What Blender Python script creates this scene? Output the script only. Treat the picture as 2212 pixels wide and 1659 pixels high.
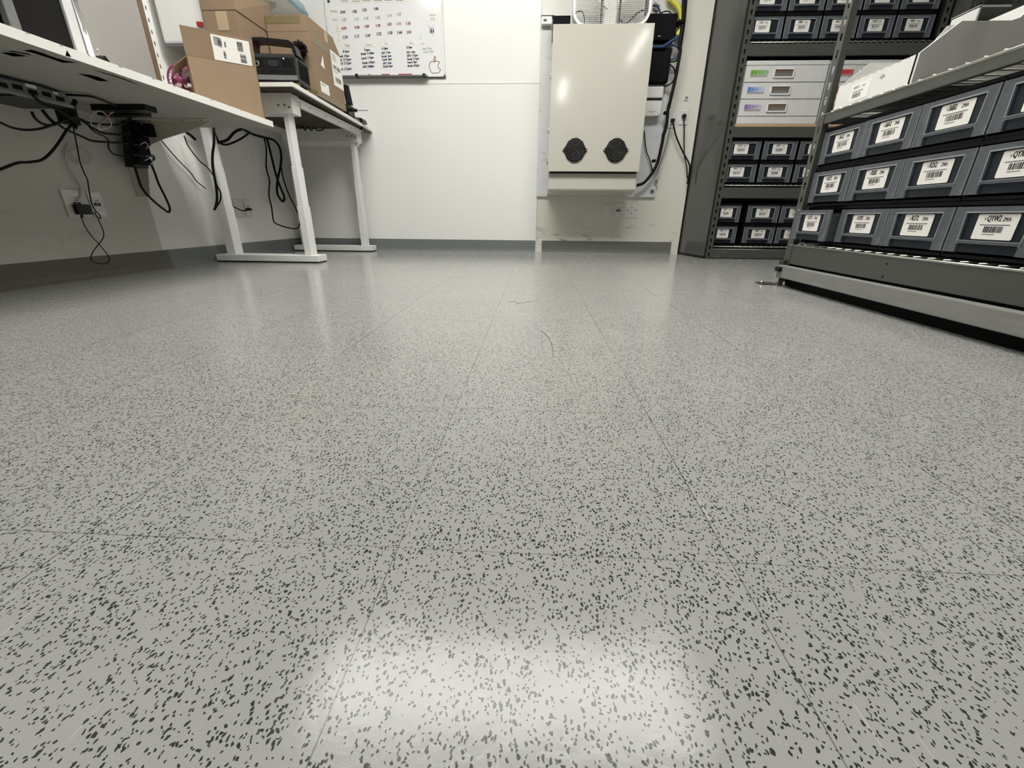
import bpy, bmesh, math, random
from mathutils import Vector, Matrix
for o in list(bpy.data.objects): bpy.data.objects.remove(o)
SC = bpy.context.scene
COL = SC.collection
R = math.radians
# ---------------------------------------------------------------- camera
cd = bpy.data.cameras.new('camera'); cam = bpy.data.objects.new('camera', cd); COL.objects.link(cam)
cd.sensor_fit = 'HORIZONTAL'; cd.sensor_width = 36.0; cd.lens = 36 * 899.285 / 2212; cd.clip_start = 0.02
_p, _y, _r = 0.382897, 0.0484547, 0.00927279
_f = Vector((-math.sin(_y) * math.cos(_p), math.cos(_y) * math.cos(_p), -math.sin(_p)))
_rt = Vector((math.cos(_y), math.sin(_y), 0)); _up = _rt.cross(_f)
_a = _rt * math.cos(_r) + _up * math.sin(_r); _b = -_rt * math.sin(_r) + _up * math.cos(_r)
m = Matrix((( _a.x, _b.x, -_f.x, 0), (_a.y, _b.y, -_f.y, 0), (_a.z, _b.z, -_f.z, 0.2896), (0, 0, 0, 1)))
cam.matrix_world = m
SC.camera = cam
# ---------------------------------------------------------------- world, exposure, lamps
w = bpy.data.worlds.new('world'); SC.world = w; w.use_nodes = True
w.node_tree.nodes['Background'].inputs[0].default_value = (0.9, 0.95, 1, 1)
w.node_tree.nodes['Background'].inputs[1].default_value = 0.0
SC.view_settings.view_transform = 'Standard'; SC.view_settings.look = 'None'
SC.view_settings.exposure = 0.0; SC.view_settings.gamma = 1; SC.view_settings.use_curve_mapping = False
LAMP = 22.0                      # emission of the strip-light diffusers
FIXTURES = [((-0.12, 1.79, 2.60), 2.44, 0.60, 1.2, 1.04), ((0.47, -2.95, 2.60), 1.45, 0.055, 90, 2.8), ((1.43, -0.65, 2.60), 1.22, 0.055, 90, 1.5)]

# ---------------------------------------------------------------- materials
def nodes_of(name):
    mt = bpy.data.materials.new(name); mt.use_nodes = True
    nt = mt.node_tree; b = nt.nodes['Principled BSDF']
    return mt, nt, b
def N(nt, t, **k):
    n = nt.nodes.new(t)
    for a, v in k.items():
        if a.startswith('i_'):
            n.inputs[a[2:].replace('_', ' ')].default_value = v
        else: setattr(n, a, v)
    return n
def math_n(nt, op, a, b=None, c=None):
    n = nt.nodes.new('ShaderNodeMath'); n.operation = op
    for i, v in enumerate((a, b, c)):
        if v is None: continue
        if isinstance(v, (int, float)): n.inputs[i].default_value = v
        else: nt.links.new(v, n.inputs[i])
    return n.outputs[0]
def mixc(nt, f, a, b):
    n = nt.nodes.new('ShaderNodeMix'); n.data_type = 'RGBA'
    for s, v in ((0, f), (6, a), (7, b)):
        if isinstance(v, (tuple, list)): n.inputs[s].default_value = (*v[:3], 1)
        elif isinstance(v, (int, float)): n.inputs[s].default_value = v
        else: nt.links.new(v, n.inputs[s])
    return n.outputs[2]
def mat(name, col, rough=0.6, metal=0.0, var=0.06, scale=30, bump=0.0, bscale=200, stretch=(1, 1, 1), dark=None, coat=0, spec=0.5):
    mt, nt, b = nodes_of(name)
    tc = N(nt, 'ShaderNodeTexCoord'); mp = N(nt, 'ShaderNodeMapping'); mp.inputs['Scale'].default_value = stretch
    nt.links.new(tc.outputs['Object'], mp.inputs[0])
    nz = N(nt, 'ShaderNodeTexNoise', i_Scale=scale, i_Detail=4.0); nt.links.new(mp.outputs[0], nz.inputs['Vector'])
    d = dark or tuple(c * (1 - var * 2) for c in col)
    l = tuple(min(1, c * (1 + var)) for c in col)
    c = mixc(nt, nz.outputs[0], d, l); nt.links.new(c, b.inputs['Base Color'])
    b.inputs['Roughness'].default_value = rough; b.inputs['Metallic'].default_value = metal
    b.inputs['Specular IOR Level'].default_value = spec
    if coat: b.inputs['Coat Weight'].default_value = coat
    if bump:
        n2 = N(nt, 'ShaderNodeTexNoise', i_Scale=bscale, i_Detail=3.0); nt.links.new(mp.outputs[0], n2.inputs['Vector'])
        bp = N(nt, 'ShaderNodeBump', i_Strength=bump, i_Distance=0.002); nt.links.new(n2.outputs[0], bp.inputs['Height'])
        nt.links.new(bp.outputs[0], b.inputs['Normal'])
    return mt
M = {}
M['wall'] = mat('wall_paint', (0.80, 0.79, 0.755), 0.55, var=0.015, scale=3, bump=0.12, bscale=260)
M['wall_panel'] = mat('white_laminate_panel', (0.83, 0.83, 0.80), 0.32, var=0.01, scale=2)
M['ceiling'] = mat('ceiling_tile', (0.50, 0.50, 0.48), 0.9)
M['base'] = mat('grey_vinyl_base', (0.17, 0.185, 0.18), 0.45, var=0.05, scale=12)
M['base_old'] = mat('olive_vinyl_base', (0.115, 0.11, 0.085), 0.5, var=0.1, scale=14)
M['base_back'] = mat('worn_grey_vinyl_base', (0.15, 0.155, 0.135), 0.4, var=0.08, scale=14)
M['white_board'] = mat('white_melamine', (0.80, 0.785, 0.74), 0.5, var=0.02, scale=20, bump=0.1)
M['white_metal'] = mat('white_powder_coat', (0.80, 0.80, 0.77), 0.42, var=0.01, bump=0.15, bscale=500)
M['cream'] = mat('cream_enamel', (0.53, 0.515, 0.455), 0.10, var=0.01, scale=3, spec=0.55)
M['green_metal'] = mat('grey_green_shelf_paint', (0.070, 0.076, 0.064), 0.34, var=0.06, scale=14, bump=0.05)
M['green_panel'] = mat('grey_green_panel_paint', (0.085, 0.09, 0.08), 0.13, var=0.04, scale=3)
M['galv'] = mat('galvanised_steel', (0.29, 0.29, 0.27), 0.55, 0.3, var=0.14, scale=9, stretch=(6, 1, 6))
M['wire'] = mat('zinc_wire', (0.62, 0.61, 0.55), 0.32, 0.75)
M['steel'] = mat('brushed_steel', (0.6, 0.6, 0.6), 0.25, 0.9, var=0.05, stretch=(20, 20, 1))
M['chrome'] = mat('polished_chrome', (0.85, 0.85, 0.86), 0.1, 1.0, var=0)
M['black'] = mat('black_plastic', (0.006, 0.006, 0.0065), 0.4, var=0.1, spec=0.3)
M['black_soft'] = mat('matt_black_plastic', (0.003, 0.003, 0.0035), 0.7, spec=0.15)
M['black_cable'] = mat('black_cable_rubber', (0.003, 0.003, 0.0035), 0.55, spec=0.25)
M['white_cable'] = mat('white_cable_rubber', (0.55, 0.54, 0.5), 0.5)
M['grey_cable'] = mat('grey_cable_rubber', (0.22, 0.22, 0.22), 0.5)
M['blue_cable'] = mat('blue_cable_rubber', (0.02, 0.05, 0.16), 0.45)
M['orange_cable'] = mat('orange_cable_rubber', (0.45, 0.22, 0.12), 0.5)
M['yellow_hose'] = mat('yellow_hose_plastic', (0.78, 0.76, 0.10), 0.45)
M['card'] = mat('brown_cardboard', (0.265, 0.185, 0.115), 0.8, var=0.07, scale=8, bump=0.15, bscale=120)
M['card_in'] = mat('brown_cardboard_edge', (0.24, 0.15, 0.085), 0.85)
M['tape'] = mat('brown_packing_tape', (0.19, 0.15, 0.07), 0.3, var=0.1, scale=20)
M['clear_tape'] = mat('pale_tape', (0.47, 0.36, 0.23), 0.35)
M['paper'] = mat('label_paper', (0.85, 0.83, 0.78), 0.6, var=0.01)
M['ink'] = mat('black_ink', (0.015, 0.015, 0.02), 0.6)
M['ink_grey'] = mat('grey_ink', (0.12, 0.12, 0.13), 0.6)
M['ink_red'] = mat('red_ink', (0.42, 0.03, 0.06), 0.6)
M['ink_blue'] = mat('blue_ink', (0.02, 0.015, 0.12), 0.6)
M['ink_faint'] = mat('faint_ink', (0.45, 0.50, 0.48), 0.6)
M['ink_brown'] = mat('brown_ink', (0.22, 0.05, 0.04), 0.6)
M['gloss_board'] = mat('whiteboard_enamel', (0.84, 0.85, 0.85), 0.16, var=0.005)
M['pink'] = mat('pink_plastic', (0.32, 0.045, 0.14), 0.4)
M['plum'] = mat('dark_plum_fibre', (0.018, 0.006, 0.014), 0.8)
M['grey_plastic'] = mat('mid_grey_plastic', (0.17, 0.17, 0.165), 0.4)
M['dark_grey'] = mat('charcoal_plastic', (0.035, 0.036, 0.036), 0.42)
M['silver_plastic'] = mat('silver_plastic', (0.68, 0.68, 0.67), 0.35, 0.0)
M['offwhite'] = mat('offwhite_plastic', (0.70, 0.69, 0.65), 0.4)
M['screen'] = mat('dark_glass_screen', (0.02, 0.025, 0.03), 0.08)
M['glass_dark'] = mat('tinted_glass', (0.010, 0.009, 0.009), 0.22, var=0.2, scale=2, spec=0.25)
M['grey_board'] = mat('grey_sheet_board', (0.36, 0.345, 0.32), 0.45, var=0.05, scale=2)
M['wood_edge'] = mat('brown_wood_edge', (0.17, 0.11, 0.07), 0.6, stretch=(1, 1, 12))
M['plywood'] = mat('pale_plywood', (0.52, 0.36, 0.21), 0.6, var=0.1, scale=6, stretch=(1, 10, 10))
M['rust'] = mat('rusty_steel', (0.07, 0.05, 0.038), 0.7, 0.3, var=0.2)
M['lime'] = mat('lime_rubber', (0.33, 0.36, 0.05), 0.5)
M['red'] = mat('red_plastic', (0.35, 0.02, 0.02), 0.4)
M['corr'] = mat('white_corrugated_board', (0.74, 0.735, 0.71), 0.75, var=0.02, scale=40)
M['corr_grey'] = mat('grey_corrugated_board', (0.52, 0.52, 0.50), 0.75, var=0.03, scale=40)
M['peel'] = mat('dark_exposed_core', (0.16, 0.15, 0.13), 0.85, var=0.25, scale=40)
M['shade_chip_grey'] = mat('shade_and_chip_grey', (0.36, 0.35, 0.31), 0.8, var=0.05, scale=5)  # grey for the painted shade under the worktop, also its edge chips
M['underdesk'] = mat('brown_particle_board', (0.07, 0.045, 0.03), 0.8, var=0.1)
M['bracket'] = mat('beige_bracket_paint', (0.52, 0.49, 0.42), 0.45, var=0.02)
for nm, c in (('tag_green', (0.16, 0.42, 0.05)), ('tag_red', (0.55, 0.02, 0.03)), ('tag_blue', (0.12, 0.25, 0.62)), ('tag_orange', (0.42, 0.10, 0.03)), ('tag_purple', (0.26, 0.16, 0.42)), ('tag_olive', (0.30, 0.25, 0.07))):
    mt, nt, b = nodes_of(nm)        # printed tag that fades to pale at its right end
    tc = N(nt, 'ShaderNodeTexCoord'); sp = N(nt, 'ShaderNodeSeparateXYZ'); nt.links.new(tc.outputs['Generated'], sp.inputs[0])
    st = math_n(nt, 'DIVIDE', math_n(nt, 'FLOOR', math_n(nt, 'MULTIPLY', sp.outputs[0], 5.0)), 5.0)
    k = 0.1 if nm in ('tag_red', 'tag_orange', 'tag_olive') else 0.75 if nm in ('tag_blue', 'tag_purple') else 0.35
    nt.links.new(mixc(nt, math_n(nt, 'MULTIPLY', st, k * 1.2), c, (0.72, 0.74, 0.76)), b.inputs['Base Color'])
    b.inputs['Roughness'].default_value = 0.4; M[nm] = mt

def scuffed(name, col, smear, rough, seed, lo, hi):        # painted wall with irregular dark scuffs close to the floor
    mt, nt, b = nodes_of(name)
    g = N(nt, 'ShaderNodeNewGeometry'); sp = N(nt, 'ShaderNodeSeparateXYZ'); nt.links.new(g.outputs['Position'], sp.inputs[0])
    mp = N(nt, 'ShaderNodeMapping'); mp.inputs['Scale'].default_value = (4, 4, 14); mp.inputs['Location'].default_value = (seed, 0, seed)
    nt.links.new(g.outputs['Position'], mp.inputs[0])
    nz = N(nt, 'ShaderNodeTexNoise', i_Scale=1.6, i_Detail=8.0, i_Roughness=0.72); nt.links.new(mp.outputs[0], nz.inputs['Vector'])
    rg = N(nt, 'ShaderNodeMapRange'); rg.inputs[1].default_value = 0.56; rg.inputs[2].default_value = 0.66; nt.links.new(nz.outputs[0], rg.inputs[0])
    hg = N(nt, 'ShaderNodeMapRange'); hg.inputs[1].default_value = hi; hg.inputs[2].default_value = lo; nt.links.new(sp.outputs[2], hg.inputs[0])
    f = math_n(nt, 'MULTIPLY', math_n(nt, 'MULTIPLY', rg.outputs[0], hg.outputs[0]), 0.75)
    nt.links.new(mixc(nt, f, col, smear), b.inputs['Base Color']); b.inputs['Roughness'].default_value = rough
    n2 = N(nt, 'ShaderNodeTexNoise', i_Scale=240.0); nt.links.new(g.outputs['Position'], n2.inputs['Vector'])
    bp = N(nt, 'ShaderNodeBump', i_Strength=0.12, i_Distance=0.002); nt.links.new(n2.outputs[0], bp.inputs['Height']); nt.links.new(bp.outputs[0], b.inputs['Normal'])
    return mt
M['wall_scuffed'] = scuffed('scuffed_wall_paint', (0.70, 0.68, 0.61), (0.16, 0.15, 0.12), 0.5, 3.1, 0.12, 0.30)
M['wall_dirty_shaded'] = scuffed('dull_shaded_wall_paint', (0.56, 0.54, 0.485), (0.46, 0.44, 0.39), 0.6, 7.7, 0.15, 0.9)  # wall dirt, with the shade under the worktop mixed into the tone
M['board_grey'] = scuffed('grey_primed_board', (0.66, 0.67, 0.68), (0.36, 0.36, 0.36), 0.5, 1.3, 0.3, 3.0)
M['beam_chipped'] = scuffed('chipped_shelf_paint', (0.070, 0.076, 0.064), (0.5, 0.5, 0.48), 0.36, 9.2, 0.0, 0.10)

def floor_material():
    mt, nt, b = nodes_of('speckled_vinyl_tile')
    g = N(nt, 'ShaderNodeNewGeometry'); P = g.outputs['Position']
    wn = N(nt, 'ShaderNodeTexNoise', i_Scale=230.0, i_Detail=2.0); nt.links.new(P, wn.inputs['Vector'])
    sub = N(nt, 'ShaderNodeVectorMath', operation='SUBTRACT'); nt.links.new(wn.outputs['Color'], sub.inputs[0]); sub.inputs[1].default_value = (0.5, 0.5, 0.5)
    scl = N(nt, 'ShaderNodeVectorMath', operation='SCALE'); nt.links.new(sub.outputs[0], scl.inputs[0]); scl.inputs['Scale'].default_value = 0.0044
    add = N(nt, 'ShaderNodeVectorMath', operation='ADD'); nt.links.new(P, add.inputs[0]); nt.links.new(scl.outputs[0], add.inputs[1])
    masks = []
    for rot, sx, sy, sc_, loc, keep in ((20, 1, 1.0, 330, 0, 0.74), (75, 1, 0.6, 345, 3.7, 0.80), (-35, 1, 0.52, 345, 9.1, 0.81)):
        mp = N(nt, 'ShaderNodeMapping'); mp.inputs['Rotation'].default_value = (0, 0, R(rot)); mp.inputs['Scale'].default_value = (sx, sy, 1); mp.inputs['Location'].default_value = (loc, loc, 0)
        nt.links.new(add.outputs[0], mp.inputs[0])
        v = N(nt, 'ShaderNodeTexVoronoi', voronoi_dimensions='2D', feature='F1', i_Scale=float(sc_)); nt.links.new(mp.outputs[0], v.inputs['Vector'])
        sep = N(nt, 'ShaderNodeSeparateColor'); nt.links.new(v.outputs['Color'], sep.inputs[0])
        rad = math_n(nt, 'MULTIPLY_ADD', sep.outputs[1], 0.19, 0.17)
        inside = math_n(nt, 'LESS_THAN', v.outputs['Distance'], rad)
        kept = math_n(nt, 'GREATER_THAN', sep.outputs[0], keep)
        masks.append(math_n(nt, 'MULTIPLY', inside, kept))
    chips = math_n(nt, 'MAXIMUM', math_n(nt, 'MAXIMUM', masks[0], masks[1]), masks[2])
    # base tone: faint mottling and per-tile tone
    sp = N(nt, 'ShaderNodeSeparateXYZ'); nt.links.new(P, sp.inputs[0])
    T = 0.3065
    ux = math_n(nt, 'DIVIDE', math_n(nt, 'ADD', sp.outputs[0], 0.1205 + 30 * T), T)
    uy = math_n(nt, 'DIVIDE', math_n(nt, 'ADD', sp.outputs[1], -0.2995 + 30 * T), T)
    cx = N(nt, 'ShaderNodeCombineXYZ'); nt.links.new(math_n(nt, 'FLOOR', ux), cx.inputs[0]); nt.links.new(math_n(nt, 'FLOOR', uy), cx.inputs[1])
    wt = N(nt, 'ShaderNodeTexWhiteNoise', noise_dimensions='2D'); nt.links.new(cx.outputs[0], wt.inputs['Vector'])
    n1 = N(nt, 'ShaderNodeTexNoise', i_Scale=900.0, i_Detail=2.0); nt.links.new(P, n1.inputs['Vector'])
    n2 = N(nt, 'ShaderNodeTexNoise', i_Scale=5.0, i_Detail=3.0); nt.links.new(P, n2.inputs['Vector'])
    t = math_n(nt, 'ADD', math_n(nt, 'MULTIPLY', n1.outputs[0], 0.5), math_n(nt, 'ADD', math_n(nt, 'MULTIPLY', n2.outputs[0], 0.35), math_n(nt, 'MULTIPLY', wt.outputs[0], 0.15)))
    base = mixc(nt, t, (0.300, 0.301, 0.284), (0.395, 0.396, 0.375))
    # joints, thin, and of varying strength along their length
    def joint(u, half):
        fr = math_n(nt, 'FRACT', math_n(nt, 'ADD', u, 0.5))
        d = math_n(nt, 'MULTIPLY', math_n(nt, 'ABSOLUTE', math_n(nt, 'SUBTRACT', fr, 0.5)), T)
        return math_n(nt, 'LESS_THAN', d, half)
    j = math_n(nt, 'MAXIMUM', joint(ux, 0.00048), math_n(nt, 'MULTIPLY', joint(uy, 0.00042), 0.75))
    jn = N(nt, 'ShaderNodeTexNoise', i_Scale=2.3, i_Detail=2.0); nt.links.new(P, jn.inputs['Vector'])
    jr = N(nt, 'ShaderNodeMapRange'); jr.inputs[1].default_value = 0.35; jr.inputs[2].default_value = 0.6; jr.inputs[3].default_value = 0.35; nt.links.new(jn.outputs[0], jr.inputs[0])
    jf = math_n(nt, 'MULTIPLY', j, jr.outputs[0])
    # pale scratches
    sc = None
    for rot, off in ((22, 0.0), (-28, 5.0), (70, 9.0)):
        mp = N(nt, 'ShaderNodeMapping'); mp.inputs['Rotation'].default_value = (0, 0, R(rot)); mp.inputs['Scale'].default_value = (300, 15, 1); mp.inputs['Location'].default_value = (off, off, off)
        nt.links.new(P, mp.inputs[0])
        nn = N(nt, 'ShaderNodeTexNoise', i_Scale=1.0, i_Detail=0.0); nt.links.new(mp.outputs[0], nn.inputs['Vector'])
        s_ = math_n(nt, 'GREATER_THAN', nn.outputs[0], 0.835)
        sc = s_ if sc is None else math_n(nt, 'MAXIMUM', sc, s_)
    c1 = mixc(nt, math_n(nt, 'MULTIPLY', sc, 0.45), base, (0.55, 0.55, 0.52))
    c2 = mixc(nt, math_n(nt, 'MULTIPLY', chips, 0.93), c1, (0.010, 0.011, 0.010))
    c3 = mixc(nt, jf, c2, (0.03, 0.03, 0.028))
    nt.links.new(c3, b.inputs['Base Color'])
    rn = N(nt, 'ShaderNodeTexNoise', i_Scale=26.0, i_Detail=5.0); nt.links.new(P, rn.inputs['Vector'])
    rr = N(nt, 'ShaderNodeMapRange'); rr.inputs[1].default_value = 0.3; rr.inputs[2].default_value = 0.7; rr.inputs[3].default_value = 0.13; rr.inputs[4].default_value = 0.20; nt.links.new(rn.outputs[0], rr.inputs[0])
    nt.links.new(rr.outputs[0], b.inputs['Roughness'])
    b.inputs['Specular IOR Level'].default_value = 0.21
    bn = N(nt, 'ShaderNodeTexNoise', i_Scale=16.0, i_Detail=6.0, i_Roughness=0.65); nt.links.new(P, bn.inputs['Vector'])
    bp = N(nt, 'ShaderNodeBump', i_Strength=0.11, i_Distance=0.004); nt.links.new(bn.outputs[0], bp.inputs['Height']); nt.links.new(bp.outputs[0], b.inputs['Normal'])
    return mt
M['floor'] = floor_material()

def see_thru(name, col, alpha, rough=0.3):
    mt, nt, b = nodes_of(name)
    b.inputs['Base Color'].default_value = (*col, 1); b.inputs['Roughness'].default_value = rough
    tr = N(nt, 'ShaderNodeBsdfTransparent'); tr.inputs[0].default_value = (0.8, 0.86, 0.92, 1)
    tc = N(nt, 'ShaderNodeTexCoord'); nz = N(nt, 'ShaderNodeTexNoise', i_Scale=14.0, i_Detail=2.0); nt.links.new(tc.outputs['Object'], nz.inputs['Vector'])
    f = math_n(nt, 'MULTIPLY_ADD', nz.outputs[0], 0.22, alpha - 0.11)
    mx = N(nt, 'ShaderNodeMixShader'); nt.links.new(f, mx.inputs[0]); nt.links.new(tr.outputs[0], mx.inputs[1]); nt.links.new(b.outputs[0], mx.inputs[2])
    nt.links.new(mx.outputs[0], nt.nodes['Material Output'].inputs[0])
    return mt
M['bin_clear'] = see_thru('smoky_clear_plastic', (0.035, 0.041, 0.052), 0.42, 0.25)
M['bin_frost'] = see_thru('frosted_clear_plastic', (0.185, 0.200, 0.215), 0.5, 0.32)
M['bin_edge'] = see_thru('bright_plastic_edge', (0.34, 0.36, 0.38), 0.8, 0.3)
M['holder'] = see_thru('clear_blue_plastic', (0.35, 0.55, 0.62), 0.5, 0.1)

def emis(name, strength, col=(1.0, 0.985, 0.94)):
    mt = bpy.data.materials.new(name); mt.use_nodes = True; nt = mt.node_tree; nt.nodes.clear()
    e = N(nt, 'ShaderNodeEmission'); e.inputs[0].default_value = (*col, 1); e.inputs[1].default_value = strength
    o = N(nt, 'ShaderNodeOutputMaterial'); nt.links.new(e.outputs[0], o.inputs[0]); return mt

# ---------------------------------------------------------------- mesh builder
_text = {}
def text_geo(s):
    if s not in _text:
        cu = bpy.data.curves.new('t', 'FONT'); cu.body = s; cu.size = 1.0; cu.resolution_u = 2
        ob = bpy.data.objects.new('t', cu)
        me = bpy.data.meshes.new_from_object(ob)
        vs = [tuple(v.co) for v in me.vertices]; fs = [tuple(p.vertices) for p in me.polygons]
        bpy.data.objects.remove(ob); bpy.data.curves.remove(cu); bpy.data.meshes.remove(me)
        _text[s] = (vs, fs)
    return _text[s]
def catmull(pts, sub=6):
    P = [Vector(p) for p in pts]; out = []
    if len(P) < 3: return P
    Q = [P[0] * 2 - P[1]] + P + [P[-1] * 2 - P[-2]]
    for i in range(1, len(Q) - 2):
        a, b, c, d = Q[i - 1:i + 3]
        for k in range(sub):
            t = k / sub
            out.append(0.5 * ((2 * b) + (c - a) * t + (2 * a - 5 * b + 4 * c - d) * t * t + (3 * b - a - 3 * c + d) * t ** 3))
    out.append(P[-1]); return out
class MB:
    def __init__(s): s.v = []; s.f = []; s.m = []; s.mats = []; s.smooth = []
    def mi(s, m):
        if m not in s.mats: s.mats.append(m)
        return s.mats.index(m)
    def face(s, pts, m):
        n = len(s.v); s.v += [tuple(p) for p in pts]; s.f.append(tuple(range(n, n + len(pts)))); s.m.append(s.mi(m)); s.smooth.append(False)
    def raw(s, vs, fs, m, smooth=False):
        n = len(s.v); s.v += [tuple(p) for p in vs]; k = s.mi(m)
        for f in fs: s.f.append(tuple(i + n for i in f)); s.m.append(k); s.smooth.append(smooth)
    def box(s, x0, x1, y0, y1, z0, z1, m):
        s.hexa([(x0, y0, z0), (x1, y0, z0), (x1, y1, z0), (x0, y1, z0), (x0, y0, z1), (x1, y0, z1), (x1, y1, z1), (x0, y1, z1)], m); return s
    def hexa(s, p, m):
        s.raw(p, [(0, 3, 2, 1), (4, 5, 6, 7), (0, 1, 5, 4), (1, 2, 6, 5), (2, 3, 7, 6), (3, 0, 4, 7)], m)
    def bbox(s, x0, x1, y0, y1, z0, z1, m, b=0.003, seg=2):      # bevelled box
        bm = bmesh.new(); bmesh.ops.create_cube(bm, size=1)
        for v in bm.verts: v.co = Vector(((x0 + x1) / 2 + v.co.x * (x1 - x0), (y0 + y1) / 2 + v.co.y * (y1 - y0), (z0 + z1) / 2 + v.co.z * (z1 - z0)))
        bmesh.ops.bevel(bm, geom=bm.edges[:], offset=b, segments=seg, affect='EDGES', profile=0.6)
        bm.verts.index_update(); s.raw([v.co for v in bm.verts], [tuple(v.index for v in f.verts) for f in bm.faces], m); bm.free(); return s
    def prism(s, poly, axis, a, b, m, flip=False):                # polygon in the plane normal to axis, from a to b
        def P(u, v, t): return {'x': (t, u, v), 'y': (u, t, v), 'z': (u, v, t)}[axis]
        n = len(poly); vs = [P(u, v, a) for u, v in poly] + [P(u, v, b) for u, v in poly]
        fs = [tuple(range(n)), tuple(range(2 * n - 1, n - 1, -1))] + [(i, i + n, (i + 1) % n + n, (i + 1) % n) for i in range(n)]
        s.raw(vs, fs, m); return s
    def tube(s, pts, r, m, n=8, smooth=True, spline=True, sub=6):
        P = catmull(pts, sub) if spline else [Vector(p) for p in pts]
        vs = []; fs = []; up = Vector((0.13, 0.21, 0.97))
        for i, p in enumerate(P):
            t = (P[min(i + 1, len(P) - 1)] - P[max(i - 1, 0)])
            t = t.normalized() if t.length > 1e-9 else Vector((0, 0, 1))
            a = t.cross(up); a = a.normalized() if a.length > 1e-4 else t.cross(Vector((1, 0, 0))).normalized(); b_ = t.cross(a)
            up = -b_ if (-b_).dot(up) > 0 else b_
            rr = r[i] if isinstance(r, list) else r
            for k in range(n):
                q = 2 * math.pi * k / n; vs.append(p + a * math.cos(q) * rr + b_ * math.sin(q) * rr)
        for i in range(len(P) - 1):
            for k in range(n): fs.append((i * n + k, i * n + (k + 1) % n, (i + 1) * n + (k + 1) % n, (i + 1) * n + k))
        fs.append(tuple(range(n))[::-1]); fs.append(tuple((len(P) - 1) * n + k for k in range(n)))
        s.raw(vs, fs, m, smooth); return s
    def cyl(s, p0, p1, r, m, n=20): return s.tube([p0, p1], r, m, n, True, False)
    def ring(s, c, ax, r, t, m, n=32, k=8):
        a, b = {'x': ((0, 1, 0), (0, 0, 1)), 'y': ((1, 0, 0), (0, 0, 1)), 'z': ((1, 0, 0), (0, 1, 0))}[ax]
        a = Vector(a); b = Vector(b); c = Vector(c)
        pts = [c + a * math.cos(2 * math.pi * i / n) * r + b * math.sin(2 * math.pi * i / n) * r for i in range(n + 1)]
        return s.tube(pts, t, m, k, True, False)
    def text(s, st, org, u, v, size, m, xs=0.8, align='l'):
        vs, fs = text_geo(st); 
        if not vs: return s
        org = Vector(org); u = Vector(u); v = Vector(v)
        w_ = max(q[0] for q in vs); off = {'l': 0, 'c': -w_ / 2, 'r': -w_}[align]
        s.raw([org + u * (q[0] + off) * size * xs + v * q[1] * size for q in vs], fs, m); return s
    def stroke(s, pts, org, u, v, nrm, wid, m):                   # flat pen line
        org = Vector(org); u = Vector(u); v = Vector(v); pts = [Vector((*p, 0)) for p in pts]
        for i in range(len(pts) - 1):
            a, b = pts[i], pts[i + 1]; d = (b - a); 
            if d.length < 1e-9: continue
            d.normalize(); nn = Vector((-d.y, d.x, 0)) * wid / 2; a2 = a - d * wid * 0.3; b2 = b + d * wid * 0.3
            s.face([org + u * q.x + v * q.y for q in (a2 - nn, b2 - nn, b2 + nn, a2 + nn)], m)
        return s
    def build(s, name, parent=None, origin=None, smooth_angle=None):
        me = bpy.data.meshes.new(name); 
        if parent is not None: off = Vector(parent.get('_o', (0, 0, 0)))
        elif origin is not None: off = Vector(origin)
        else:
            xs = [p[0] for p in s.v]; ys = [p[1] for p in s.v]; zs = [p[2] for p in s.v]
            off = Vector(((min(xs) + max(xs)) / 2, (min(ys) + max(ys)) / 2, min(zs)))
        me.from_pydata([tuple(Vector(p) - off) for p in s.v], [], s.f)
        for mm in s.mats: me.materials.append(M[mm] if isinstance(mm, str) else mm)
        for p, k, sm in zip(me.polygons, s.m, s.smooth): p.material_index = k; p.use_smooth = sm
        me.validate(); me.update()
        ob = bpy.data.objects.new(name, me); COL.objects.link(ob)
        if parent is not None:
            ob.parent = parent; o2 = parent.get('_o', (0, 0, 0)); ob['_o'] = tuple(o2)
        else: ob.location = off; ob['_o'] = tuple(off)
        return ob
def tag(o, label, cat, group=None):
    o['label'] = label; o['category'] = cat
    if group: o['group'] = group
    return o
def thing(name, label, cat, base, group=None):
    o = bpy.data.objects.new(name, None); COL.objects.link(o); o.location = base; o['_o'] = tuple(base); o.empty_display_size = 0.05
    return tag(o, label, cat, group)
def struct(o): o['kind'] = 'structure'; return o
def copy_tree(o, parent=None):
    c = o.copy(); COL.objects.link(c)
    if parent: c.parent = parent
    for ch in list(o.children): copy_tree(ch, c)
    return c

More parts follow.
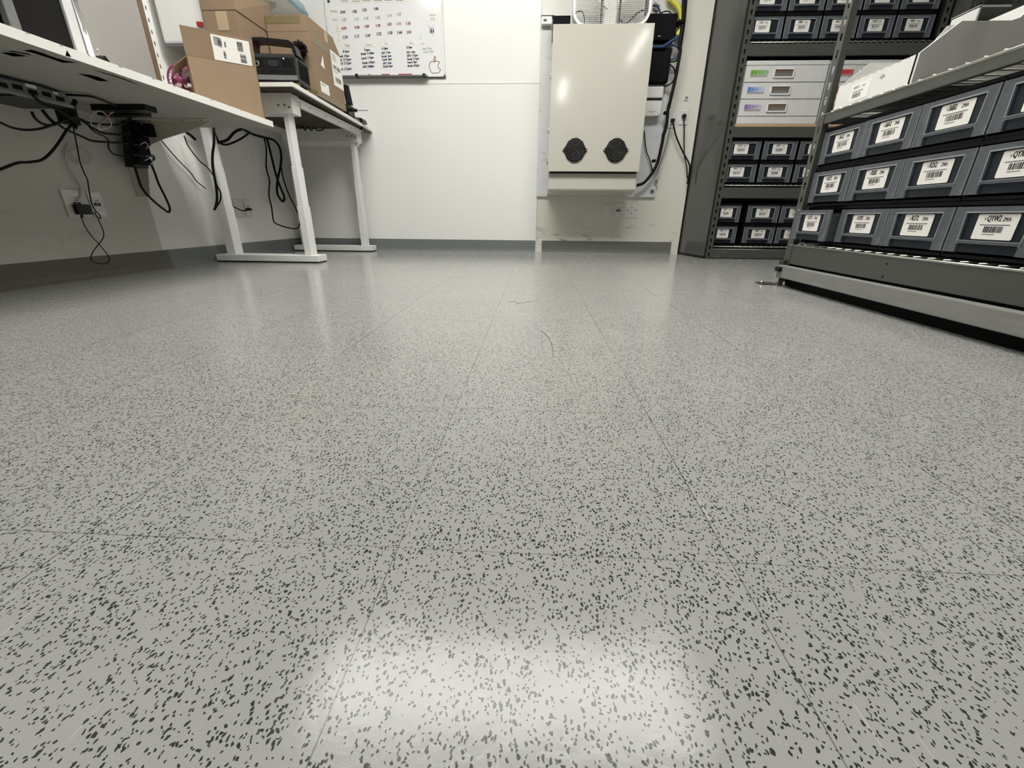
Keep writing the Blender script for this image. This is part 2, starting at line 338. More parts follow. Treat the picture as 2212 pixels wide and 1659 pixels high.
CABLES = [
 ('c1', [(-1.9,1.504,0.405),(-1.9,1.557,0.428),(-1.9,1.62,0.455),(-1.9,1.66,0.462),(-1.9,1.711,0.476),(-1.9,1.763,0.514),(-1.9,1.807,0.556),(-1.9,1.84,0.59),(-1.9,1.881,0.629),(-1.9,1.903,0.667)], 0.0048, 'black_cable', 'thick black cord sweeping down to the left below the worktop'),
 ('c2', [(-1.87,1.561,0.587),(-1.87,1.59,0.578),(-1.87,1.62,0.568),(-1.87,1.662,0.567),(-1.87,1.708,0.577),(-1.87,1.75,0.593),(-1.87,1.789,0.61),(-1.87,1.854,0.64)], 0.004, 'black_cable', 'black cord sagging in a long shallow arc under the worktop'),
 ('c3', [(-1.85,1.691,0.63),(-1.85,1.694,0.612),(-1.85,1.709,0.598),(-1.85,1.733,0.594),(-1.85,1.764,0.604),(-1.85,1.798,0.622)], 0.0048, 'black_cable', 'short black cord looping below the network switch'),
 ('c4', [(-1.93,1.849,0.618),(-1.93,1.875,0.604),(-1.93,1.931,0.589),(-1.93,1.975,0.578),(-1.93,2.053,0.584),(-1.93,2.151,0.593)], 0.0045, 'black_cable', 'black cord running across the wall into the power strip'),
 ('c5', [(-2.045,2.027,0.65),(-2.045,2.019,0.62),(-2.045,2.011,0.566),(-2.045,2.0,0.502),(-2.045,2.002,0.454),(-2.045,2.006,0.427),(-2.045,1.996,0.377),(-2.045,1.989,0.326),(-2.045,1.994,0.3),(-2.045,2.007,0.279),(-2.045,2.007,0.266),(-2.045,1.995,0.266),(-2.045,1.988,0.292)], 0.0025, 'black_cable', 'thin black cord dropping to the data outlet'),
 ('c6', [(-1.9,1.901,0.651),(-1.9,1.928,0.648),(-1.9,1.954,0.642),(-1.9,2.005,0.646),(-1.9,2.067,0.654),(-1.9,2.115,0.665),(-1.9,2.164,0.695),(-1.9,2.186,0.711)], 0.0045, 'black_cable', 'upper black cord curving toward the top of the power strip'),
 ('c7', [(-1.94,1.941,0.659),(-1.94,1.964,0.652),(-1.94,1.997,0.636),(-1.94,2.042,0.62),(-1.94,2.096,0.623),(-1.94,2.152,0.631),(-1.94,2.188,0.644)], 0.0045, 'black_cable', 'lower black cord curving into the power strip side'),
 ('c8', [(-1.96,2.01,0.638),(-1.96,2.033,0.619),(-1.96,2.068,0.61),(-1.96,2.084,0.594),(-1.96,2.073,0.566),(-1.96,2.087,0.543),(-1.96,2.123,0.538),(-1.96,2.161,0.536)], 0.003, 'black_cable', 'thin wavy black lead beside the power strip'),
 ('c9', [(-1.791,1.546,0.708),(-1.792,1.577,0.708),(-1.786,1.627,0.708),(-1.779,1.694,0.708),(-1.808,1.782,0.708)], 0.004, 'black_cable', 'black cord along the worktop underside above the switch'),
 ('c9b', [(-1.894,1.82,0.706),(-1.823,1.794,0.706),(-1.774,1.805,0.706),(-1.731,1.822,0.706),(-1.742,1.878,0.706),(-1.76,1.938,0.706),(-1.796,2.015,0.706)], 0.004, 'black_cable', 'black cord arching along the worktop underside'),
 ('c10', [(-1.78,1.65,0.672),(-1.78,1.674,0.652),(-1.78,1.721,0.643),(-1.78,1.743,0.631),(-1.78,1.766,0.626),(-1.78,1.792,0.625)], 0.005, 'black_cable', 'black cord crossing the face of the network switch'),
 ('c11', [(-2.03,1.904,0.276),(-2.03,1.908,0.228),(-2.03,1.924,0.185),(-2.03,1.943,0.153),(-2.03,1.964,0.111),(-2.03,1.969,0.083),(-2.03,1.948,0.066),(-2.03,1.914,0.068),(-2.03,1.886,0.082),(-2.03,1.885,0.099),(-2.03,1.906,0.124),(-2.03,1.943,0.153),(-2.03,1.976,0.182),(-2.03,1.985,0.213),(-2.03,1.979,0.261)], 0.002, 'black_cable', 'thin black cord in a figure of eight hanging from the charger'),
 ('c12', [(-1.99,2.218,0.502),(-1.99,2.218,0.461),(-1.99,2.225,0.402),(-1.99,2.27,0.348),(-1.99,2.325,0.305),(-1.99,2.347,0.295),(-1.99,2.362,0.316),(-1.99,2.353,0.365),(-1.99,2.333,0.433),(-1.99,2.327,0.484),(-1.99,2.319,0.53)], 0.0055, 'black_cable', 'thick black cord hanging in a pointed loop below the power strip'),
 ('c13', [(-2.055,1.986,0.549),(-2.055,1.969,0.528),(-2.055,1.979,0.509),(-2.055,2.01,0.497),(-2.055,2.036,0.493),(-2.055,2.061,0.506),(-2.055,2.069,0.528),(-2.055,2.062,0.551),(-2.055,2.039,0.562),(-2.055,2.01,0.556),(-2.055,1.982,0.539),(-2.055,1.99,0.515),(-2.055,2.011,0.501)], 0.0025, 'white_cable', 'white cable coiled in loops against the left wall'),
 ('c14', [(-2.058,1.989,0.573),(-2.058,1.959,0.523),(-2.058,1.952,0.487),(-2.058,1.96,0.452),(-2.058,1.975,0.409),(-2.058,1.969,0.375),(-2.058,1.951,0.346),(-2.058,1.935,0.349)], 0.003, 'white_cable', 'white cable taped down the left wall to the outlet'),
 ('c15', [(-1.86,1.921,0.623),(-1.86,1.927,0.656),(-1.86,1.955,0.68),(-1.86,1.988,0.69),(-1.86,2.007,0.677),(-1.86,2.017,0.648),(-1.86,1.981,0.625),(-1.86,1.946,0.622),(-1.86,1.988,0.662),(-1.86,2.034,0.693),(-1.86,2.075,0.707)], 0.0026, 'white_cable', 'pale cable bundle tangled under the worktop'),
 ('c15b', [(-1.84,1.93,0.63),(-1.84,1.974,0.659),(-1.84,2.008,0.688),(-1.84,2.045,0.702),(-1.84,2.059,0.701)], 0.003, 'orange_cable', 'dull orange cable among the tangle under the worktop'),
 ('c16', [(-2.0,2.329,0.574),(-2.0,2.343,0.565),(-2.0,2.357,0.553),(-2.0,2.333,0.536),(-2.0,2.317,0.543),(-2.0,2.338,0.566),(-2.0,2.362,0.567),(-2.0,2.359,0.548),(-2.0,2.32,0.535)], 0.003, 'black_cable', 'small black cord coil beside the power strip'),
 ('c17', [(-1.88,1.905,0.71),(-1.88,1.881,0.679),(-1.88,1.883,0.664),(-1.88,1.866,0.639),(-1.88,1.872,0.622),(-1.88,1.863,0.607)], 0.008, 'black_cable', 'bundled black cords tied below the worktop'),
 ('c18', [(-1.88,1.759,0.649),(-1.88,1.772,0.627),(-1.88,1.788,0.612),(-1.88,1.807,0.611)], 0.006, 'black_cable', 'short black lead hanging from the switch corner'),
 ('d1', [(-2.005,2.816,0.689),(-2.005,2.916,0.709),(-2.005,2.994,0.735),(-2.005,3.074,0.787),(-2.005,3.149,0.817),(-2.005,3.206,0.821),(-2.005,3.284,0.811),(-2.005,3.408,0.811),(-2.005,3.528,0.812),(-2.005,3.594,0.778),(-2.005,3.603,0.721),(-2.005,3.568,0.644),(-2.005,3.499,0.549),(-2.005,3.457,0.472),(-2.005,3.46,0.419),(-2.005,3.506,0.383),(-2.005,3.54,0.415),(-2.005,3.512,0.482),(-2.005,3.482,0.562),(-2.005,3.466,0.676),(-2.005,3.453,0.773),(-2.005,3.445,0.806)], 0.0085, 'black_cable', 'thick black cord looping down behind the desk leg'),
 ('d2', [(-1.9,3.233,0.778),(-1.9,3.234,0.71),(-1.9,3.192,0.593),(-1.9,3.202,0.513),(-1.9,3.161,0.414),(-1.9,3.164,0.331),(-1.9,3.156,0.253),(-1.9,3.185,0.224),(-1.9,3.317,0.195),(-1.9,3.45,0.184),(-1.9,3.508,0.219),(-1.9,3.517,0.282),(-1.9,3.467,0.367),(-1.9,3.427,0.426),(-1.9,3.389,0.526),(-1.9,3.386,0.619)], 0.005, 'black_cable', 'long thin black cord loop reaching almost to the floor'),
 ('d3', [(-1.844,2.655,0.746),(-1.862,2.655,0.672),(-1.888,2.655,0.607),(-1.904,2.655,0.541),(-1.91,2.655,0.45),(-1.921,2.655,0.381),(-1.941,2.655,0.334),(-1.957,2.655,0.31)], 0.007, 'black_cable', 'thick black cord hanging straight beside the rear desk leg'),
 ('d4', [(-1.903,2.65,0.484),(-1.901,2.65,0.444),(-1.889,2.65,0.404),(-1.903,2.65,0.363),(-1.935,2.65,0.328),(-1.953,2.65,0.311)], 0.0045, 'black_cable', 'thinner black cord bowed beside the rear desk leg'),
 ('d5', [(-2.004,2.88,0.756),(-1.987,2.88,0.704),(-1.95,2.88,0.69),(-1.899,2.88,0.701),(-1.846,2.88,0.721),(-1.8,2.88,0.744),(-1.783,2.88,0.756)], 0.006, 'black_cable', 'black cord sagging between rear desk leg and cord bundle'),
 ('d6', [(-2.02,2.64,0.701),(-2.014,2.64,0.659),(-1.998,2.64,0.626),(-1.962,2.64,0.572),(-1.926,2.64,0.539),(-1.9,2.64,0.495),(-1.894,2.64,0.478)], 0.0035, 'black_cable', 'thin black cord slanting toward the rear desk leg'),
 ('d7', [(-2.05,2.498,0.661),(-2.05,2.547,0.609),(-2.05,2.6,0.56),(-2.05,2.626,0.54),(-2.05,2.662,0.507),(-2.05,2.69,0.469),(-2.05,2.751,0.432)], 0.003, 'black_cable', 'thin black cord slanting down the left wall'),
 ('d8', [(-2.04,2.69,0.728),(-2.04,2.718,0.716),(-2.04,2.749,0.699)], 0.008, 'black_cable', 'thick black cord stub on the wall by the worktop end'),
 ('d9', [(-1.831,2.9,0.782),(-1.811,2.9,0.724),(-1.797,2.9,0.666),(-1.8,2.9,0.601)], 0.002, 'white_cable', 'thin white cable dangling with a small connector'),
 ('d10', [(-2.03,2.866,0.35),(-2.03,2.928,0.339),(-2.03,2.986,0.32),(-2.03,3.038,0.309),(-2.03,3.111,0.319)], 0.004, 'black_cable', 'black cord plugged in the data outlet below the desk'),
 ('d11', [(-1.756,3.45,0.899),(-1.737,3.45,0.875),(-1.722,3.45,0.892),(-1.707,3.45,0.862),(-1.687,3.45,0.885),(-1.66,3.45,0.862),(-1.641,3.45,0.878),(-1.612,3.45,0.862),(-1.579,3.45,0.865),(-1.557,3.45,0.882)], 0.004, 'black_cable', 'curly black cord hanging under the desk top'),
 ('e1', [(0.913,3.72,2.36),(0.952,3.72,2.016),(0.986,3.72,1.717),(0.984,3.72,1.688),(0.997,3.72,1.573),(0.995,3.72,1.445),(1.006,3.72,1.393),(0.996,3.72,1.232),(0.982,3.72,1.109),(0.973,3.72,1.052),(0.974,3.72,0.936),(0.962,3.72,0.876),(0.962,3.72,0.888),(0.957,3.72,0.796),(0.934,3.72,0.662),(0.864,3.72,0.554),(0.803,3.72,0.526)], 0.0115, 'black_cable', 'thick black cable bundle curving into the steel enclosure'),
 ('e2', [(0.936,3.745,2.373),(0.977,3.745,2.028),(1.009,3.745,1.726),(1.01,3.745,1.697),(1.016,3.745,1.582),(1.014,3.745,1.411),(1.012,3.745,1.282),(0.997,3.745,1.143),(0.987,3.745,1.057)], 0.007, 'black_cable', 'second black cable beside the yellow hose'),
 ('e4', [(1.028,3.76,0.972),(1.073,3.76,0.868),(1.142,3.76,0.762),(1.199,3.76,0.687),(1.211,3.76,0.639),(1.209,3.76,0.583),(1.208,3.76,0.541)], 0.006, 'black_cable', 'black power cord crossing over toward the green shelving'),
 ('e3', [(1.111,3.775,1.008),(1.124,3.775,0.945),(1.138,3.775,0.859),(1.124,3.775,0.949),(1.154,3.775,0.763),(1.188,3.775,0.668),(1.206,3.775,0.584)], 0.0045, 'black_cable', 'black cord dropping from the right wall outlet'),
 ('e5', [(1.018,3.765,0.947),(1.006,3.765,0.829),(0.983,3.765,0.721),(0.959,3.765,0.625)], 0.004, 'grey_cable', 'grey cord hanging behind the thick cable bundle'),
 ('e6', [(0.822,3.765,0.914),(0.854,3.765,0.782),(0.894,3.765,0.707),(0.924,3.765,0.624)], 0.004, 'black_cable', 'thin black cord beside the enclosure right edge'),
 ('e7', [(0.78,3.74,1.668),(0.812,3.74,1.663),(0.83,3.74,1.642),(0.84,3.74,1.622)], 0.006, 'blue_cable', 'blue patch cable looping above the upper black box'),
 ('e8', [(0.845,3.74,1.625),(0.866,3.74,1.633),(0.897,3.74,1.633),(0.918,3.74,1.618)], 0.004, 'black_cable', 'short black loop on top of the upper black box'),
 ('e9', [(0.889,3.74,1.432),(0.932,3.74,1.442),(0.978,3.74,1.433),(1.003,3.74,1.412)], 0.005, 'blue_cable', 'blue patch cable between the two black boxes'),
 ('e10', [(0.937,3.735,1.353),(0.975,3.735,1.358),(1.0,3.735,1.382)], 0.005, 'blue_cable', 'upper blue lead at the lower black box side'),
 ('e11', [(0.939,3.735,1.339),(0.983,3.735,1.344),(1.006,3.735,1.366)], 0.005, 'black_cable', 'black lead at the lower black box side'),
 ('e12', [(0.949,3.74,1.327),(0.986,3.74,1.297),(0.996,3.74,1.248),(0.973,3.74,1.209),(0.923,3.74,1.19)], 0.005, 'black_cable', 'black cord looping under the lower black box'),
 ('yel', [(0.724,3.757,2.384),(0.813,3.757,2.036),(0.891,3.757,1.732),(0.911,3.757,1.703),(0.952,3.757,1.672),(0.984,3.757,1.632),(0.998,3.757,1.581),(0.996,3.757,1.535),(0.98,3.757,1.499)], 0.019, 'yellow_hose', 'yellow corrugated hose coming down the wall'),
 ('blu', [(0.967,3.7,1.483),(0.954,3.7,1.465),(0.925,3.7,1.45),(0.879,3.7,1.422),(0.841,3.7,1.419),(0.79,3.7,1.42)], 0.01, 'blue_cable', 'blue cables leaving the end of the yellow hose'),
]
BOARD_TEXT = [(-1.472, 1.662, '0:44', 0.019, 'ink', 3, 0.8), (-1.384, 1.664, '1:05', 0.019, 'ink', 3, 0.8), (-1.31, 1.673, '1:25', 0.019, 'ink', 3, 0.8), (-1.222, 1.679, '1:06', 0.019, 'ink', 3, 0.8), (-1.47, 1.617, '1:33', 0.019, 'ink_grey', 3, 0.8), (-1.377, 1.619, '1:17', 0.019, 'ink_grey', 3, 0.8), (-1.304, 1.623, '1:19', 0.019, 'ink_grey', 3, 0.8), (-1.216, 1.627, '1:32', 0.019, 'ink_grey', 3, 0.8), (-1.127, 1.637, '1:19', 0.018, 'ink_grey', 3, 0.8), (-1.056, 1.645, '1:25', 0.019, 'ink_grey', 3, 0.8), (-1.477, 1.566, '0:59', 0.019, 'ink_red', 3, 0.8), (-1.378, 1.571, '0:38', 0.019, 'ink_red', 3, 0.8), (-1.304, 1.576, '1:00', 0.019, 'ink_red', 3, 0.8), (-1.22, 1.58, '1:28', 0.019, 'ink_red', 3, 0.8), (-1.134, 1.587, '1:03', 0.019, 'ink_red', 3, 0.8), (-1.061, 1.59, '1:11', 0.019, 'ink_red', 3, 0.8), (-0.993, 1.591, '1:26', 0.02, 'ink_red', 3, 0.8), (-0.99, 1.539, '2:03', 0.019, 'ink_red', 3, 0.8), (-1.478, 1.512, '1:24', 0.021, 'ink', 3, 0.8), (-1.389, 1.516, '1:17', 0.021, 'ink', 3, 0.8), (-1.306, 1.52, '1:34', 0.021, 'ink', 3, 0.8), (-1.22, 1.53, '1:22', 0.021, 'ink', 3, 0.8), (-1.136, 1.535, '1:30', 0.021, 'ink', 3, 0.8), (-1.064, 1.536, '1:44', 0.021, 'ink', 3, 0.8), (-1.488, 1.427, '8-5pm', 0.017, 'ink', 3, 0.8), (-1.535, 1.397, 'Break: 10am', 0.017, 'ink', 3, 0.8), (-1.548, 1.374, 'Lunch: 12:15pm', 0.017, 'ink', 3, 0.8), (-1.537, 1.351, 'APU: 2:15pm', 0.018, 'ink', 3, 0.8), (-1.55, 1.315, 'Break: 3:15pm', 0.018, 'ink', 3, 0.8), (-1.323, 1.435, '9-6pm', 0.017, 'ink', 4, 0.72), (-1.352, 1.411, 'Break: 11:30am', 0.017, 'ink_blue', 4, 0.72), (-1.353, 1.384, 'Lunch: 1:15pm', 0.017, 'ink', 4, 0.72), (-1.347, 1.355, 'Break: 3:45pm', 0.017, 'ink_blue', 4, 0.72), (-1.347, 1.33, 'APU: 4:00pm', 0.017, 'ink_blue', 4, 0.72), (-1.19, 1.443, '11-8pm', 0.016, 'ink', 4, 0.75), (-1.193, 1.417, 'L&G 11am', 0.016, 'ink', 4, 0.75), (-1.194, 1.395, 'Break: 1pm', 0.016, 'ink_blue', 4, 0.75), (-1.193, 1.375, 'Lunch: 3pm', 0.016, 'ink', 4, 0.75), (-1.189, 1.352, 'APU: 5pm', 0.016, 'ink_blue', 4, 0.75), (-1.189, 1.332, 'Break: 6pm', 0.016, 'ink_blue', 4, 0.75), (-1.001, 1.449, '12-9pm', 0.015, 'ink', 3, 0.72), (-1.002, 1.42, 'L&G: 12pm', 0.015, 'ink', 3, 0.72), (-1.0, 1.398, 'APU: 1:15pm', 0.016, 'ink', 3, 0.72), (-0.999, 1.377, 'Break: 2:15pm', 0.016, 'ink_blue', 3, 0.72), (-1.0, 1.357, 'Lunch: 4pm', 0.016, 'ink', 3, 0.72), (-1.0, 1.335, 'Break: 6:45pm', 0.016, 'ink_blue', 3, 0.72), (-0.896, 1.504, '12-', 0.014, 'ink_faint', 3, 0.6), (-0.888, 1.47, '2:15', 0.015, 'ink_faint', 3, 0.6), (-0.879, 1.441, 'Break: 3:45pm', 0.015, 'ink_faint', 3, 0.6), (-0.872, 1.421, 'Lunch: 5:30pm', 0.016, 'ink_faint', 3, 0.6)]
BOARD_CARDS = [(-1.552, -1.489, 1.664, 1.687, 'Monday'), (-1.548, -1.49, 1.617, 1.637, 'Sunday'), (-1.539, -1.482, 1.554, 1.601, 'Paid\nRepair\nTurn'), (-1.535, -1.482, 1.499, 1.544, 'Carry\nIn\nRepair'), (-1.492, -1.405, 1.455, 1.484, 'Chip'), (-1.332, -1.241, 1.462, 1.485, 'Carene'), (-1.196, -1.109, 1.466, 1.49, 'Val'), (-1.001, -0.913, 1.473, 1.492, 'Burns'), (-0.834, -0.745, 1.614, 1.657, 'Katrina\nSandy'), (-1.467, -1.399, 1.723, 1.756, ''), (-1.385, -1.312, 1.721, 1.755, ''), (-1.307, -1.234, 1.723, 1.754, ''), (-1.223, -1.15, 1.723, 1.753, ''), (-1.141, -1.072, 1.724, 1.752, ''), (-1.06, -0.991, 1.722, 1.751, ''), (-0.986, -0.919, 1.727, 1.758, '')]
LOGO_OUTLINE = [(-0.792, 1.366), (-0.809, 1.37), (-0.827, 1.362), (-0.835, 1.346), (-0.832, 1.324), (-0.821, 1.303), (-0.806, 1.293), (-0.794, 1.297), (-0.781, 1.297), (-0.766, 1.295), (-0.752, 1.311), (-0.748, 1.318), (-0.763, 1.327), (-0.767, 1.342), (-0.763, 1.354), (-0.754, 1.363), (-0.767, 1.371), (-0.782, 1.37), (-0.792, 1.366)]
LOGO_LEAF = [(-0.792, 1.37), (-0.796, 1.386), (-0.787, 1.402), (-0.782, 1.388), (-0.792, 1.37)]
EYES = [(-0.812, 1.555), (-0.795, 1.557), (-0.802, 1.527)]
SCUFFS = [[(-1.469, 1.38, 0.716), (-1.437, 1.376, 0.716), (-1.437, 1.404, 0.716), (-1.441, 1.446, 0.716), (-1.433, 1.469, 0.716), (-1.416, 1.483, 0.716), (-1.467, 1.485, 0.716), (-1.463, 1.445, 0.716), (-1.463, 1.412, 0.716)], [(-1.538, 1.379, 0.716), (-1.503, 1.384, 0.716), (-1.485, 1.403, 0.716), (-1.49, 1.427, 0.716), (-1.507, 1.398, 0.716)], [(-1.557, 1.394, 0.716), (-1.521, 1.396, 0.716), (-1.511, 1.427, 0.716), (-1.559, 1.429, 0.716)], [(-1.53, 1.587, 0.716), (-1.5, 1.599, 0.716), (-1.492, 1.623, 0.716), (-1.504, 1.673, 0.716), (-1.539, 1.668, 0.716), (-1.53, 1.622, 0.716)], [(-1.437, 1.539, 0.716), (-1.427, 1.589, 0.716), (-1.421, 1.647, 0.716), (-1.445, 1.759, 0.716), (-1.432, 1.651, 0.716), (-1.437, 1.584, 0.716)]]
NOTCH = [(-1.4, 1.443, 0.735), (-1.4, 1.451, 0.72), (-1.4, 1.433, 0.718)]
HAIRS = [[(0.025, 1.111, 0.001), (0.038, 1.065, 0.001), (0.047, 1.001, 0.001), (0.049, 0.937, 0.001), (0.048, 0.885, 0.001)], [(-0.09, 1.515, 0.001), (-0.065, 1.524, 0.001), (-0.053, 1.487, 0.001), (-0.023, 1.519, 0.001), (0.022, 1.556, 0.001)], [(-0.395, 0.621, 0.001), (-0.388, 0.61, 0.001), (-0.385, 0.6, 0.001)]]


# ---------------------------------------------------------------- the room
XL, YB, XR, YF, H = -2.07, 3.81, 4.4, -5.0, 2.95
struct(MB().box(XL - .1, XR, YF, YB + .1, -0.1, 0, 'floor').build('floor', origin=(0, 0, 0)))
struct(MB().box(XL - .1, XR, YF, YB + .1, H, H + .1, 'ceiling').build('ceiling'))
b = MB(); b.box(XL - .1, XL, 2.33, YB + .1, 0, H, 'wall'); b.box(XL - .1, XL, YF, 2.33, 0, H, 'wall_dirty_shaded'); struct(b.build('wall_left'))
struct(MB().box(0.012, 1.222, YB, YB + .1, 0, H, 'wall_scuffed').box(XL, 0.012, YB, YB + .1, 0, H, 'wall').box(1.222, XR, YB, YB + .1, 0, H, 'wall').build('wall_back'))
struct(MB().box(XR, XR + .1, YF, YB + .1, 0, H, 'wall').build('wall_right'))
struct(MB().box(XL - .1, XR + .1, YF - .1, YF, 0, H, 'wall_dirty_shaded').build('wall_front'))
# laminate sheets on the back wall: lower and upper, with the pale joining strip
t = MB(); t.box(XL, 0.010, YB - .011, YB, 0.0, 1.229, 'wall_panel'); t.box(XL, 0.003, YB - .008, YB, 1.239, H, 'wall_panel'); t.bbox(XL, 0.006, YB - .014, YB, 1.228, 1.241, 'white_metal', 0.003)
struct(t.build('trim_1'))
def coved(name, axis, pos, a, b, m, sign):
    # vinyl wall base with a small cove at the foot
    prof = [(0, 0.098), (0.004, 0.098), (0.005, 0.03), (0.008, 0.012), (0.018, 0.003), (0.019, 0), (0, 0)]
    q = MB(); q.prism([(pos + sign * u, v) for u, v in prof], axis, a, b, m); return struct(q.build(name))
b1 = MB(); prof = [(0, 0.098), (0.004, 0.098), (0.005, 0.03), (0.008, 0.012), (0.018, 0.003), (0.019, 0), (0, 0)]
b1.prism([(XL + u, v) for u, v in prof], 'y', 2.36, YB - .011, 'base'); b1.prism([(XL + u, v) for u, v in prof], 'y', YF, 2.36, 'base_old'); struct(b1.build('baseboard_left'))
b1 = MB(); b1.prism([(YB - .011 - u, v) for u, v in prof], 'x', XL, 0.006, 'base'); b1.prism([(YB - u, v) for u, v in prof], 'x', 0.062, 1.165, 'base_back'); struct(b1.build('baseboard_back'))

# ---------------------------------------------------------------- strip lights
for i, (c, L, wd, rz, k) in enumerate(FIXTURES):
    f = thing('strip_light', ['white strip light hanging above the floor between desk and shelving', 'white strip light behind the viewer in the middle row', 'white strip light behind the viewer nearest the shelving', 'white strip light behind the viewer nearest the worktop wall'][i], 'light', (0, 0, 0), 'ceiling strip lights')
    q = MB(); q.prism([(-L / 2, 0.012), (L / 2, 0.012), (L / 2, 0.06), (-L / 2, 0.06)], 'y', -wd * .35, wd * .35, 'white_metal'); q.box(-L / 2 - .01, -L / 2, -wd / 2, wd / 2, -0.01, 0.065, 'white_metal'); q.box(L / 2, L / 2 + .01, -wd / 2, wd / 2, -0.01, 0.065, 'white_metal')
    q.build('housing', f)
    for xx in (-L * .35, L * .35): MB().cyl((xx, 0, 0.06), (xx, 0, H - c[2]), 0.004, 'wire', 6).build('hanging_rod', f)
    MB().box(-L / 2, L / 2, -wd / 2, wd / 2, 0, 0.012, emis('lit_diffuser', LAMP * k)).build('diffuser', f)
    f.location = c; f.rotation_euler = (0, 0, R(rz))

# ---------------------------------------------------------------- worktop on the left wall
top = thing('worktop', 'long white worktop fixed to the left wall on brackets', 'worktop', (-1.7, 1.4, 0.715))
q = MB(); zt, zb = 0.744, 0.716
q.prism([(-2.068, -0.6), (-1.40, -0.6), (-1.40, 2.49), (-1.72, 2.49), (-2.068, 2.49)], 'z', zb + .0012, zt, 'white_board'); q.build('board', top)
q = MB(); q.box(-2.068, -1.402, -.6, 2.488, zb, zb + .0012, 'shade_chip_grey'); q.build('underside_shade', top)  # thin grey sheet, carries the shade below the white board as colour
q = MB(); random.seed(4)
for k in range(16):      # worn chips along the front edge
    y = 0.9 + k * 0.1 + random.random() * .05; l = .006 + random.random() * .012
    q.hexa([(-1.4005, y, zt - .004), (-1.3996, y, zt - .004), (-1.3996, y + l, zt - .003), (-1.4005, y + l, zt - .003), (-1.403, y, zt + .0004), (-1.3996, y, zt + .0004), (-1.3996, y + l * .7, zt + .0004), (-1.403, y + l, zt + .0004)], 'shade_chip_grey')
q.build('edge_chip', top)
for P_ in SCUFFS:
    q = MB(); q.raw(P_ + [(x, y, z + .0004) for x, y, z in P_], [tuple(range(len(P_))), tuple(range(2 * len(P_) - 1, len(P_) - 1, -1))], 'peel'); q.build('peeled_patch', top)
q = MB(); q.raw(NOTCH, [(0, 1, 2)], 'dark_grey'); q.build('edge_notch', top)
for Y in (2.30, 0.6):
    br = thing('wall_bracket', 'beige steel gusset bracket under the far end of the worktop' if Y > 2 else 'beige steel gusset bracket under the near part of the worktop', 'bracket', (-2.06, Y, 0.37), 'worktop brackets')
    MB().prism([(-2.062, .37), (-2.03, .37), (-1.998, .50), (-1.984, .573), (-1.945, .61), (-1.867, .635), (-1.751, .663), (-1.66, .690), (-1.60, .714), (-2.062, .714)], 'y', Y, Y + .003, 'bracket').build('gusset', br)
    MB().box(-2.068, -1.60, Y - .035, Y, .7115, .7155, 'bracket').build('top_flange', br)
    MB().box(-2.069, -2.065, Y - .035, Y, .37, .7115, 'bracket').build('wall_flange', br)
    for xx in (-1.74, -1.64, -1.9): MB().cyl((xx, Y - .018, .7085), (xx, Y - .018, .7115), .004, 'grey_plastic', 10).build('screw', br)

# ---------------------------------------------------------------- things above the worktop
cab_ = thing('steel_cabinet', 'brushed steel cabinet with a dark glass door on the worktop', 'cabinet', (-1.7, 1.5, 0.744))
MB().box(-1.95, -1.515, 1.395, 1.61, .746, 1.30, 'black').build('body', cab_)
MB().bbox(-1.513, -1.503, 1.424, 1.577, .75, 1.29, 'glass_dark', .002).build('door', cab_)
MB().bbox(-1.515, -1.495, 1.577, 1.611, .746, 1.30, 'silver_plastic', .004).build('frame_post', cab_)
MB().bbox(-1.515, -1.495, 1.394, 1.424, .746, 1.30, 'grey_plastic', .004).build('frame_post', cab_)
MB().cyl((-1.50, 1.626, .746), (-1.50, 1.626, 1.30), .011, 'chrome', 24).build('handle_bar', cab_)
MB().box(-1.516, -1.506, 1.612, 1.645, .746, 1.30, 'steel').build('side_trim', cab_)
tag(MB().bbox(-1.95, -1.52, 0.95, 1.385, .746, 1.25, 'black_soft', .008).build('black_cabinet'), 'matt black cabinet at the left picture edge on the worktop', 'cabinet')
gb = thing('grey_board', 'tall grey sheet board with a brown edge standing on the worktop', 'board', (-2.03, 2.2, .744))
MB().box(-2.045, -2.028, 1.70, 2.555, .746, 1.62, 'grey_board').build('sheet', gb)
MB().box(-2.048, -2.024, 2.555, 2.585, .746, 1.62, 'wood_edge').build('edge_strip', gb)
cl = thing('binder_clip', 'small black binder clip standing on the worktop front edge', 'clip', (-1.415, 1.575, .744))
MB().prism([(1.560, .745), (1.590, .745), (1.578, .760), (1.572, .760)], 'x', -1.43, -1.405, 'black').build('clamp', cl)
MB().tube([(-1.418, 1.570, .758), (-1.418, 1.566, .770), (-1.418, 1.572, .777), (-1.418, 1.580, .776), (-1.418, 1.583, .768), (-1.418, 1.578, .758)], .0012, 'chrome', 6).build('wire_handle', cl)
